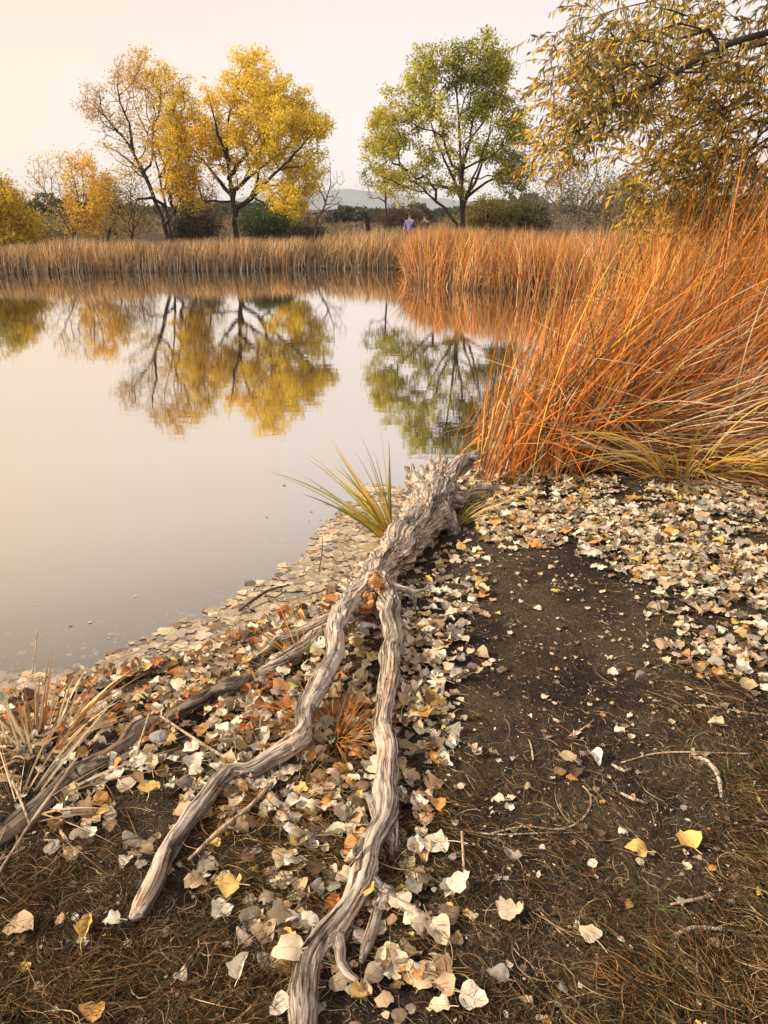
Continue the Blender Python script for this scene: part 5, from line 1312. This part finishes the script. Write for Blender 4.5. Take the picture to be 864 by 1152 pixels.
# how thick the leaves lie, by place on the ground (measured in the photograph)
def ell(px, py, cx, cy, rx, ry, ang=0.0):
    a = math.radians(ang); dx, dy = px - cx, py - cy
    u = (dx * math.cos(a) + dy * math.sin(a)) / rx; v = (-dx * math.sin(a) + dy * math.cos(a)) / ry
    return np.clip(1.6 - 1.6 * (u * u + v * v) ** 0.9, 0, 1)
def litter_density(P):
    px, py, _ = to_px(np.concatenate([P, ground_z(P)[:, None]], 1))
    d = np.zeros(len(P))
    soft = lambda px, py, cx, cy, rx, ry, ang: np.where((q_ := (((px - cx) * math.cos(math.radians(ang)) + (py - cy) * math.sin(math.radians(ang))) / rx) ** 2 + ((-(px - cx) * math.sin(math.radians(ang)) + (py - cy) * math.cos(math.radians(ang))) / ry) ** 2) >= 0, np.exp(-1.25 * q_ ** 1.25), 0)
    for w, e in ((1.0, (300, 870, 150, 95, -35)), (1.0, (175, 900, 125, 88, -25)), (1.0, (240, 790, 150, 45, -25)), (0.9, (350, 720, 90, 60, -35)),
                 (0.66, (470, 800, 46, 170, 8)), (0.42, (500, 690, 56, 95, 20)), (0.95, (640, 582, 125, 50, 12)), (0.95, (790, 640, 110, 52, 20)), (0.7, (575, 560, 60, 40, 0)), (0.45, (820, 575, 120, 50, 5)), (0.10, (555, 760, 60, 140, 10)), (0.14, (730, 700, 90, 50, 20)),
                 (0.75, (340, 960, 105, 115, -20)), (0.38, (450, 1000, 80, 120, 0)), (0.9, (60, 830, 100, 75, -15)), (0.55, (310, 1040, 70, 80, 0)), (0.5, (400, 1110, 110, 50, 0)), (0.5, (800, 720, 90, 60, 30)),
                 (0.7, (400, 850, 50, 130, 0)), (0.20, (650, 850, 50, 60, 0))):
        d = np.maximum(d, w * soft(px, py, *e))
    d = np.clip(d * (0.70 + 0.55 * vnoise(P * 2.6, 41) + 0.55 * vnoise(P * 8.0, 43)), 0, 1)
    onland = pond_sd(P) > -0.02
    d = np.maximum(d, 0.85 * ((pond_sd(P) < 0.32) & (px < 430)))
    path = 0.085 * np.ones(len(P))
    d = np.where(onland, np.maximum(d, path), 0)
    # belt of leaves afloat along the shore
    sd = pond_sd(P)
    fl = np.clip(1 - (-sd) / np.interp(px, [80, 150, 300, 420], [0.25, 0.42, 0.55, 0.60]) + 0.25 * vnoise(P * 5, 6), 0, 1)
    fl = np.where((sd <= 0) & (px < 475) & (py > 560), np.minimum(fl * 1.2, 0.62), 0)
    fl = np.where((sd <= 0) & (px < 475) & (py > 560) & (sd > -1.3), np.maximum(fl, 0.14 * np.clip(1.3 + sd, 0, 1)), fl)
    return np.maximum(d, fl), sd

cand = np.stack([rng.uniform(-3.4, 5.6, 168000), rng.uniform(0.75, 6.2, 168000)], -1)
px_, py_, _ = to_px(np.concatenate([cand, np.full((len(cand), 1), .3)], 1))
cand = cand[(px_ > -120) & (px_ < 1090) & (py_ < 1230)]
dens, sd_ = litter_density(cand)
sel = rng.uniform(0, 1, len(cand)) < dens * np.where(dens < 0.12, 0.70, 0.78)
Pl, dens, sd_ = cand[sel], dens[sel], sd_[sel]
n = len(Pl)
size = rng.choice([1, 1, 1, .7, .5, .34], n) * rng.uniform(0.036, 0.068, n) * np.where(dens < 0.12, rng.uniform(0.14, 0.6, n), 1.0)
near_y = Pl[:, 1]
size *= np.interp(near_y, [1, 2.5, 6], [0.95, 1.0, 1.22])
afloat = sd_ < 0
size[afloat] *= rng.uniform(0.8, 1.35, afloat.sum())
gzv = ground_z(Pl)
heap = np.clip(dens, 0, 1) * rng.uniform(0, 1, n) * 0.055
z = np.where(afloat & (gzv < 0), 0.004 + 0.002 * rng.uniform(0, 1, n), np.maximum(gzv, 0.0) + 0.006 + heap)
sunk = afloat & (rng.uniform(0, 1, n) < np.where(dens < 0.16, 0.96, 0.22)) & (gzv < -0.01); z = np.where(sunk, gzv + 0.008, z)
tl = np.where(afloat, 0.012, (0.12 + 0.26 * np.clip(dens, 0, 1)) * np.interp(near_y, [2.5, 4.5], [1, 0.6])); 
Rm = rotmat(rng.uniform(0, 2 * np.pi, n), rng.normal(0, 1, n) * tl, rng.normal(0, 1, n) * tl)
V, S1, G = leaf_geo(n, size, rng, 0.30)
V[afloat, ..., 2] *= 0.10; S1[afloat, ..., 2] *= 0.2
V = np.einsum('nij,nabj->nabi', Rm, V) ; S1 = np.einsum('nij,nabj->nabi', Rm, S1)
low = np.minimum(V[..., 2].min((1, 2)), 0)
z = z - np.where(afloat, 0, low * 0.75)
C0 = np.stack([Pl[:, 0], Pl[:, 1], z], -1)
pxl, pyl, _ = to_px(C0)
# colour: paler towards the path, browner and redder towards the water
cl = pick([CREAM, PALE, TANL, BRNL, ORL, YEL, GREY], n, 0.2, [.27, .22, .18, .13, .06, .05, .09])
sh = (pyl < 830) & (pxl < 390) & ~afloat & (rng.uniform(0, 1, n) < 0.35); cl[sh] = pick([RUST, BRNL, ORL], sh.sum(), .2, [.4, .35, .25])
cl[afloat] = pick([(0.50, 0.41, 0.31), (0.38, 0.30, 0.22), (0.20, 0.15, 0.11), (0.58, 0.45, 0.25), CREAM, BRNL], afloat.sum(), .2, [.32, .24, .12, .08, .18, .06])
dark = rng.uniform(0, 1, n) < 0.22; cl[dark & ~afloat] *= 0.45
proj = size / np.linalg.norm(C0 - np.array([0, 0, CAM_Z]), axis=1)
inframe = (pxl > 4) & (pxl < 860) & (pyl < 1148) & ~sunk & (heap > 0.014 * (dens > 0.3))
order = np.argsort(-np.where(inframe, proj, -1))
single = order[:250]
mask = np.ones(n, bool); mask[single] = False

def leaf_arrays(i):
    v = (V[i] + C0[i][:, None, None]).reshape(len(i), 45, 3); s = (S1[i] + C0[i][:, None, None]).reshape(len(i), 8, 3)
    g = G[i].reshape(len(i), 45, 3)
    allv = np.concatenate([v, s], 1).reshape(-1, 3)
    allg = np.concatenate([g, np.tile([0.3, 0.5, 0], (len(i), 8, 1))], 1).reshape(-1, 3)
    q = np.concatenate([BQ, SQ + 45])
    Q = (np.arange(len(i)) * 53)[:, None, None] + q[None]
    return allv, Q.reshape(-1, 4), np.repeat(cl[i], 53, 0), allg
for nm, kk, lab in (('leaf_litter', mask & ~afloat, 'thick drifts of dry cottonwood leaves over the bank'), ('floating_leaves', mask & afloat, 'belt of wet brown leaves afloat along the shore')):
    i = np.where(kk)[0]; v, q, c, g_ = leaf_arrays(i)
    tag(new_mesh(nm, v, q, mat=M_leaf, col=c, vec=g_, smooth=True), lab, 'leaves', kind='stuff')

tone = lambda c: ('rusty' if c[0] > 2.2 * c[1] and c[0] > .3 else 'brown' if c[0] < 0.36 and c[0] > 1.35 * c[1] else 'grey' if c[0] < 0.42 else 'yellow' if c[2] < 0.3 * c[0] else 'pale cream' if c[0] > .68 and c[2] > .45 * c[0] else 'tan')
def region(px, py):
    if py < 660 and px > 560: return 'band below orange reeds'
    if px > 560 and py < 760: return 'band right of path'
    if px > 520: return 'on open mud'
    if px > 425 and py < 960: return 'drift beside right branch'
    if px > 425: return 'right of lower roots'
    if px > 330 and py < 900: return 'between long branches'
    if px > 330: return 'left of lower roots'
    if py < 880 and px > 130: return 'between shore and log'
    if py < 1000 and px > 100: return 'beside left branch end'
    if px <= 130 and py < 1000: return 'around rotten log'
    return 'in lower left grass'
for i in single:
    v = V[i].reshape(45, 3); s = S1[i].reshape(8, 3)
    o = new_mesh('fallen_leaf', np.concatenate([v, s]), np.concatenate([BQ, SQ + 45]), mat=M_leaf, col=np.tile(cl[i], (53, 1)),
                 vec=np.concatenate([G[i].reshape(45, 3), np.tile([0.3, .5, 0], (8, 1))]), smooth=True)
    o.location = C0[i]
    rg = region(pxl[i], pyl[i]); tn = tone(cl[i])
    sd0 = v[41] - v[2] if False else V[i][0, 2] - V[i][8, 2]                 # from tip to stalk
    fc = np.linalg.norm(V[i][3, 0] - V[i][3, 4]) / (np.linalg.norm(V[i][3, 0] - V[i][3, 2]) + np.linalg.norm(V[i][3, 4] - V[i][3, 2]))
    nz1 = abs(Rm[i][2, 2])
    pose = 'folded' if fc < 0.86 else 'tilted' if nz1 < 0.90 else 'flat' if fc > 0.97 else 'cupped'
    aim = ('path' if sd0[0] > 0 else 'water') if abs(sd0[0]) > abs(sd0[1]) else ('far shore' if sd0[1] > 0 else 'viewer')
    sz = 'large ' if size[i] > 0.062 else 'small ' if size[i] < 0.053 else ''
    tag(o, '%s%s %s leaf, stalk towards %s, %s' % (sz, pose, tn, aim, rg), 'leaf', 'fallen leaves, %s, %s' % (tn, rg))

same = {}
for o in [x for x in scene.objects if x.name.startswith('fallen_leaf')]: same.setdefault(o['label'], []).append(o)
for lab, obs in same.items():
    if len(obs) > 1:
        obs.sort(key=lambda x: (x.location - cam.location).length)
        words_ = {2: ['nearer one', 'farther one'], 3: ['nearest of three', 'middle of three', 'farthest of three']}.get(len(obs)) or ['nearest of several'] + ['%s of several' % w for w in ('second', 'third', 'fourth', 'fifth', 'sixth', 'seventh', 'eighth', 'ninth')][:len(obs) - 2] + ['farthest of several']
        for o, w in zip(obs, words_): o['label'] = lab + ', ' + w
# leaves that can be told apart one by one
def hero(px, py, sz, yaw, col, label, h=0.006, tx=0.0, ty=0.0, kind=1):
    p = on_ground(px, py, h)
    g_ = np.random.default_rng(int(px * 7 + py))
    v, s, g2 = leaf_geo(1, np.array([sz]), g_, 0.22, kind)
    R = rotmat(np.array([math.radians(yaw)]), np.array([tx]), np.array([ty]))[0]
    v = v[0].reshape(45, 3) @ R.T; s = s[0].reshape(8, 3) @ R.T; dz = -min(v[:, 2].min(), 0)
    root = empty('fallen_leaf', p); tag(root, label, 'leaf')
    a = new_mesh('blade', v + [0, 0, dz], BQ, mat=M_leaf, col=np.tile(np.array(col) * g_.uniform(.95, 1.05), (45, 1)), vec=g2[0].reshape(45, 3), smooth=True, parent=root)
    b_ = new_mesh('stalk', s + [0, 0, dz], SQ, mat=M_chip, col=np.tile(np.array(col) * 0.8, (8, 1)), parent=root)
heroes = [
 (488, 950, .082, 95, PALE, 'large fan shaped cream leaf on the mud right of the right branch'), (519, 998, .064, -60, PALE, 'white cream leaf touching the foot of the upright reed stem'),
 (573, 1025, .066, -80, CREAM, 'heart shaped cream leaf alone on the lower path'), (662, 1051, .056, 30, CREAM, 'cream leaf with a torn edge beside the long straw'),
 (716, 958, .056, 70, YEL, 'pale yellow leaf with its tip left, centre of the path'), (773, 947, .070, 15, YEL, 'bright yellow leaf, largest on the right of the path'),
 (532, 1124, .062, -110, PALE, 'cream leaf low on the path, nearest the bottom centre'), (257, 1000, .066, 80, YEL, 'pale yellow oval leaf beside the tip of the left branch'),
 (248, 1026, .062, 160, PALE, 'creased white leaf just below the yellow oval one'), (96, 1044, .064, 5, YEL, 'round yellow leaf with a notch on the bare mud at lower left'),
 (24, 1044, .074, -115, TANL, 'tan pointed leaf at the left edge of the mud'), (126, 1037, .042, 100, PALE, 'small white leaf close to the broken branch tip'),
 (272, 1094, .058, -20, PALE, 'white pointed leaf standing in the thin grass'), (450, 1084, .056, 30, CREAM, 'cream leaf between the lower roots'),
 (492, 1051, .068, -150, CREAM, 'cream leaf with a brown stain at the right root tip'), (310, 1040, .070, 45, CREAM, 'large overlapped cream leaf low in the grass'),
 (324, 1072, .072, 100, CREAM, 'broad cream leaf on top of the low leaf pile'), (298, 1052, .060, -50, TANL, 'tan leaf under the low leaf pile'), (316, 1023, .048, 60, ORL, 'orange tan leaf above the low leaf pile'),
 (412, 998, .052, -20, YEL, 'yellow tan leaf resting on the fork of the lower roots'), (316, 1135, .056, 140, PALE, 'cream leaf at the bottom edge left of the root'),
 (106, 1140, .052, -30, ORL, 'orange brown folded leaf at the bottom left'), (29, 1088, .026, 60, YEL, 'tiny yellow leaf on the mud at the left'), (58, 957, .046, 90, GREY, 'grey oval leaf like a shell on the mud below the rotten log'),
 (405, 337 + 400, .05, 40, YEL, 'small yellow leaf between the branches below the fork'), (275, 831, .062, 10, RUST, 'upright rust red leaf left of the left branch'),
 (225, 822, .060, 60, ORL, 'orange tan leaf beside the crossing stick'), (167, 886, .058, 20, YEL, 'yellow leaf on top of the pale heap by the log'),
 (153, 862, .064, 80, PALE, 'round whitish leaf at the top of the pale heap'), (518, 617, .056, 20, YEL, 'yellow leaf standing at the foot of the trunk'),
 (688, 757, .040, 110, PALE, 'white oval leaf left of its brown twin on the path'), (720, 764, .042, 100, GREY, 'mottled grey leaf right of the white oval one'),
 (637, 852, .060, 40, TANL, 'tan heart shaped leaf topmost of the little cluster on the path'), (808, 732 + 24, .060, 80, ORL, 'orange tan curled leaf right of the path'),
 (805, 815, .052, 80, CREAM, 'curled cream leaf under the thin white twig'), (696, 742 + 80, .036, 0, PALE, 'small round white leaf in the middle of the path'),
 (560, 866 + 35, .040, 90, PALE, 'long narrow white leaf left of the path'), (576, 965, .048, 30, GREY, 'grey crumpled leaf on the mud right of the white leaf'),
 (560, 1098, .05, 70, GREY, 'flat grey leaf low on the path'), (702, 646, .05, 60, PALE, 'white leaf standing out in the right leaf band'), (624, 665, .038, 80, YEL, 'small yellow leaf on bare mud below the leaf band'),
 (805, 622, .062, 10, PALE, 'upright cream leaf at the right end of the leaf band'), (404, 940 + 0, .048, 200, ORL, 'orange leaf tucked behind the grey bark flake'),
 (492, 900 + 5, .05, 80, ORL, 'golden brown leaf at the edge of the right drift'), (376, 1015 + 0, .046, -20, RUST, 'rust red leaf pressed against the lower root'),
 (98, 788 + 0, .05, 30, RUST, 'rust red leaf at the water edge on the left'), (297, 733, .048, 60, RUST, 'rust red leaf beside the grey branch stub'), (203, 768, .060, 130, YEL, 'yellow cream leaf upright at the shore'),
]
for (px, py, sz, yaw, col, lab) in heroes:
    g_ = np.random.default_rng(int(px + py)); up = 0.7 if 'upright' in lab or 'standing' in lab else 0
    hero(px, py, sz * 1.03, yaw, col, lab, h=0.05 if ('resting' in lab or 'on top' in lab) else (0.03 if up else 0.02), tx=g_.normal(0, .12) + up, ty=g_.normal(0, .12))

# ------------------------------------------------------------------ fine straw and thread-like grass over the soil
def thread_grass(name, label, n, dens_fn, cols, p, Lr=(0.04, 0.16), w=(0.0009, 0.0020), lift=0.02, kind='stuff', segs=5, up=0.15):
    c = np.stack([rng.uniform(-4.2, 4.9, n * 40), 0.75 + 5.2 * rng.uniform(0, 1, n * 40) ** 1.9], -1)
    c = c[np.abs(c[:, 0]) < 0.66 * c[:, 1] + 0.75]
    c = c[(rng.uniform(0, 1, len(c)) < np.clip(1.6 / c[:, 1], 0, 1))][:n * 6]
    sd = pond_sd(c); px, py, _ = to_px(np.concatenate([c, ground_z(c)[:, None]], 1))
    ok = (sd > 0.05) & (px > -100) & (px < 1060) & (py < 1230)
    c, px, py = c[ok], px[ok], py[ok]
    d = dens_fn(c, px, py); s = rng.uniform(0, 1, len(c)) < d; c = c[s][:n]; m = len(c)
    root = np.concatenate([c, ground_z(c)[:, None] + rng.uniform(0, lift, (m, 1))], 1)
    a = np.where(rng.uniform(0, 1, m) < 0.6, vnoise(c * 3.1, 91) * 5 + rng.normal(0, 0.5, m), rng.uniform(0, 2 * np.pi, m))
    d0 = np.stack([np.cos(a), np.sin(a), rng.uniform(-0.02, 1, m) * up], -1)
    L_ = Lr[0] + (Lr[1] - Lr[0]) * rng.uniform(0, 1, m) ** 1.7
    t = np.linspace(0, 1, segs + 1)
    q = rng.normal(0, 0.8, (m, 1)); perp = np.stack([-np.sin(a), np.cos(a), np.zeros(m)], -1)
    cv = (perp[:, None] * (q * (t * t - t)[None] * 1.6)[..., None]) * L_[:, None, None]
    bend = np.stack([0 * a, 0 * a, -rng.uniform(0, 1, m) * up * 0.9], -1)
    V, Q, mm = ribbons(root, d0, L_, rng.uniform(*w, m), bend, segs, curve=cv)
    V[:, 2] = np.maximum(V[:, 2], ground_z(V) + 0.0015)
    return tag(new_mesh(name, V, Q, mat=M_grass, col=np.repeat(pick(cols, m, .25, p), mm, 0)), label, 'grass', kind=kind)

def d_low(c, px, py):
    d = np.zeros(len(c))
    for w, e in ((1, (150, 1130, 260, 90, 0)), (1, (350, 1080, 160, 120, 0)), (.8, (810, 1110, 180, 80, -15)), (.55, (850, 950, 60, 160, 0)), (.4, (560, 1140, 240, 50, 0)), (.8, (330, 920, 110, 110, -20)),
                 (.5, (30, 1020, 110, 90, 0)), (.14, (620, 1020, 160, 140, 0)), (.35, (820, 760, 90, 160, 0)), (.8, (840, 575, 110, 50, 0)), (.5, (480, 950, 60, 160, 0)), (.4, (100, 940, 80, 60, 0)), (.5, (400, 820, 50, 130, 0)), (.5, (60, 850, 90, 70, 0))):
        d = np.maximum(d, w * ell(px, py, *e))
    return np.clip(d * (0.6 + 1.0 * vnoise(c * 2.4, 51) + 0.6 * vnoise(c * 7, 53)) + 0.03, 0, 1)
thread_grass('dry_grass', 'tangled thin dry grass threads over the lower bank', 40000, d_low,
             [(0.085, 0.056, 0.026), (0.21, 0.13, 0.052), (0.06, 0.052, 0.018), (0.44, 0.32, 0.17), (0.26, 0.105, 0.03), (0.022, 0.015, 0.009)], [.22, .20, .17, .10, .14, .17], lift=0.024, up=0.3, w=(0.0012, 0.0028))
thread_grass('short_grass', 'short olive grass growing through the litter', 9000, lambda c, px, py: d_low(c, px, py) * (0.5 + 0.8 * (vnoise(c * 2, 3) > 0)),
             [(0.12, 0.115, 0.03), (0.20, 0.16, 0.05), (0.16, 0.12, 0.04)], [.4, .3, .3], Lr=(0.03, 0.09), w=(0.001, 0.0024), lift=0.004, up=1.2)
thread_grass('plant_debris', 'fine straw bits and plant fibres trodden into the path', 42000, lambda c, px, py: np.full(len(c), 0.42) * (0.5 + 0.9 * np.clip(vnoise(c * 2.5, 77) + 0.4, 0, 1)),
             [(0.10, 0.075, 0.05), (0.22, 0.17, 0.11), (0.030, 0.022, 0.015), (0.46, 0.37, 0.26)], [.30, .26, .26, .18], Lr=(0.010, 0.085), w=(0.0010, 0.0030), lift=0.003, segs=3, up=0.1)

# crumbs of leaf and seed on the mud
n = 42000
c = np.stack([rng.uniform(-2.2, 4.2, n), 0.8 + 4.8 * rng.uniform(0, 1, n) ** 1.4], -1)
c = c[pond_sd(c) > 0.03]; n = len(c)
Cc = np.concatenate([c, ground_z(c)[:, None] + 0.003], 1)
V_, Q_, c_ = leaf_cards(np.zeros((n, 3)), rng.uniform(0.0012, 0.0055, n) * rng.choice([1, 1, 1, 1.8], n), pick([(0.09, 0.065, 0.045), (0.26, 0.19, 0.12), (0.03, 0.022, 0.016), (0.60, 0.50, 0.36)], n, .25, [.34, .24, .30, .12]), flat=2.5)
V_ = V_ + np.repeat(Cc, 4, 0)
tag(new_mesh('leaf_crumbs', V_, Q_, mat=M_chip, col=c_), 'small crumbled leaf bits and clods over the muddy path', 'debris', kind='stuff')

# ------------------------------------------------------------------ the two walkers beyond the far reeds
def skin_figure(name, joints, edges, mat, parent=None, lvl=2, root=0):
    me = bpy.data.meshes.new(name); me.from_pydata([j[:3] for j in joints], edges, [])
    o = bpy.data.objects.new(name, me); scene.collection.objects.link(o)
    sk = o.modifiers.new('s', 'SKIN'); sd_ = me.skin_vertices[0].data
    for i, j in enumerate(joints): sd_[i].radius = (j[3], j[4] if len(j) > 4 else j[3])
    sd_[root].use_root = True
    ss = o.modifiers.new('ss', 'SUBSURF'); ss.levels = lvl; ss.render_levels = lvl
    dg = bpy.context.evaluated_depsgraph_get(); m2 = bpy.data.meshes.new_from_object(o.evaluated_get(dg))
    o.modifiers.clear(); o.data = m2; m2.materials.clear(); m2.materials.append(mat)
    m2.polygons.foreach_set('use_smooth', np.ones(len(m2.polygons), bool))
    if parent: o.parent = parent
    return o
def person(px, Y, label, jacket, hat, s=1.0, yaw=0.0):
    loc = grounded(at_depth(px, 262, Y)); loc[2] += 0.05
    J = [(0, 0, .95, .13, .10), (0, 0, 1.15, .13, .09), (0, 0, 1.36, .16, .10), (0, 0, 1.47, .07), (0, .01, 1.55, .055), (0, .015, 1.63, .085, .095), (0, .01, 1.72, .07, .085),
         (-.09, 0, .90, .085), (-.10, .10, .50, .058), (-.10, .02, .09, .040), (-.10, .16, .04, .038),
         (.09, 0, .90, .085), (.10, -.06, .50, .058), (.10, -.24, .12, .040), (.10, -.10, .04, .038),
         (-.19, 0, 1.40, .055), (-.25, -.08, 1.14, .042), (-.24, .06, .92, .030), (-.24, .09, .85, .024),
         (.19, 0, 1.40, .055), (.25, .03, 1.14, .042), (.24, .18, .95, .030), (.24, .22, .88, .024)]
    Ed = [(0, 1), (1, 2), (2, 3), (3, 4), (4, 5), (5, 6), (0, 7), (7, 8), (8, 9), (9, 10), (0, 11), (11, 12), (12, 13), (13, 14), (2, 15), (15, 16), (16, 17), (17, 18), (2, 19), (19, 20), (20, 21), (21, 22)]
    for hx, hy, hz, b in ((-.24, .09, .85, 18), (.24, .22, .88, 22)):
        for f in range(4):
            k = len(J); J += [(hx + (f - 1.5) * .012, hy + .015, hz - .045, .009), (hx + (f - 1.5) * .014, hy + .022, hz - .085 + abs(f - 1.4) * .01, .007)]; Ed += [(b, k), (k, k + 1)]
        k = len(J); J += [(hx + (.03 if hx < 0 else -.03), hy + .02, hz - .03, .009), (hx + (.04 if hx < 0 else -.04), hy + .03, hz - .055, .008)]; Ed += [(b, k), (k, k + 1)]
    k = len(J); J += [(0, .105, 1.635, .014)]; Ed += [(5, k)]
    skin = mat_plain('skin', (0.45, 0.28, 0.20), .6, 3, .05) if 'skin' not in bpy.data.materials else bpy.data.materials['skin']
    o = skin_figure('person', J, Ed, skin)
    o.location = loc; o.rotation_euler = (0, 0, yaw); o.scale = (s, s, s)
    tag(o, label, 'person', 'two walkers beyond the far reeds')
    jk = [(0, 0, .90, .165, .13), (0, 0, 1.15, .155, .12), (0, 0, 1.37, .185, .125), (0, 0, 1.46, .09)] + [tuple([*j[:3], j[3] + .018]) for j in (J[15], J[16], J[17], J[19], J[20], J[21])]
    skin_figure('jacket', jk, [(0, 1), (1, 2), (2, 3), (2, 4), (4, 5), (5, 6), (2, 7), (7, 8), (8, 9)], jacket, o)
    tr_ = [(0, 0, .93, .15, .12)] + [tuple([*j[:3], j[3] + .018]) for j in (J[7], J[8], J[9], J[11], J[12], J[13])]
    skin_figure('trousers', tr_, [(0, 1), (1, 2), (2, 3), (0, 4), (4, 5), (5, 6)], mat_plain('dark_trousers', (0.04, 0.045, 0.06)) if 'dark_trousers' not in bpy.data.materials else bpy.data.materials['dark_trousers'], o)
    skin_figure('hat', [(0, .0, 1.71, .10, .105), (0, 0, 1.77, .07), (0, .13, 1.70, .05, .015)], [(0, 1), (0, 2)], hat, o)
    for sx in (-1, 1):
        skin_figure('eye', [(sx * .032, .098, 1.655, .009), (sx * .032, .103, 1.655, .006)], [(0, 1)], bpy.data.materials['dark_trousers'], o)
person(461, 40.0, 'walker in a blue checked jacket and dark cap beyond the far reeds', mat_plain('blue_check', (0.15, 0.17, 0.34), .8, 22, .5), mat_plain('dark_cap', (0.07, 0.06, 0.06)), 1.03, 2.7)
person(478, 41.5, 'walker in a dark brown coat right of the one in blue', mat_plain('brown_coat', (0.10, 0.065, 0.05), .8, 5), bpy.data.materials['dark_cap'], 0.98, 2.9)
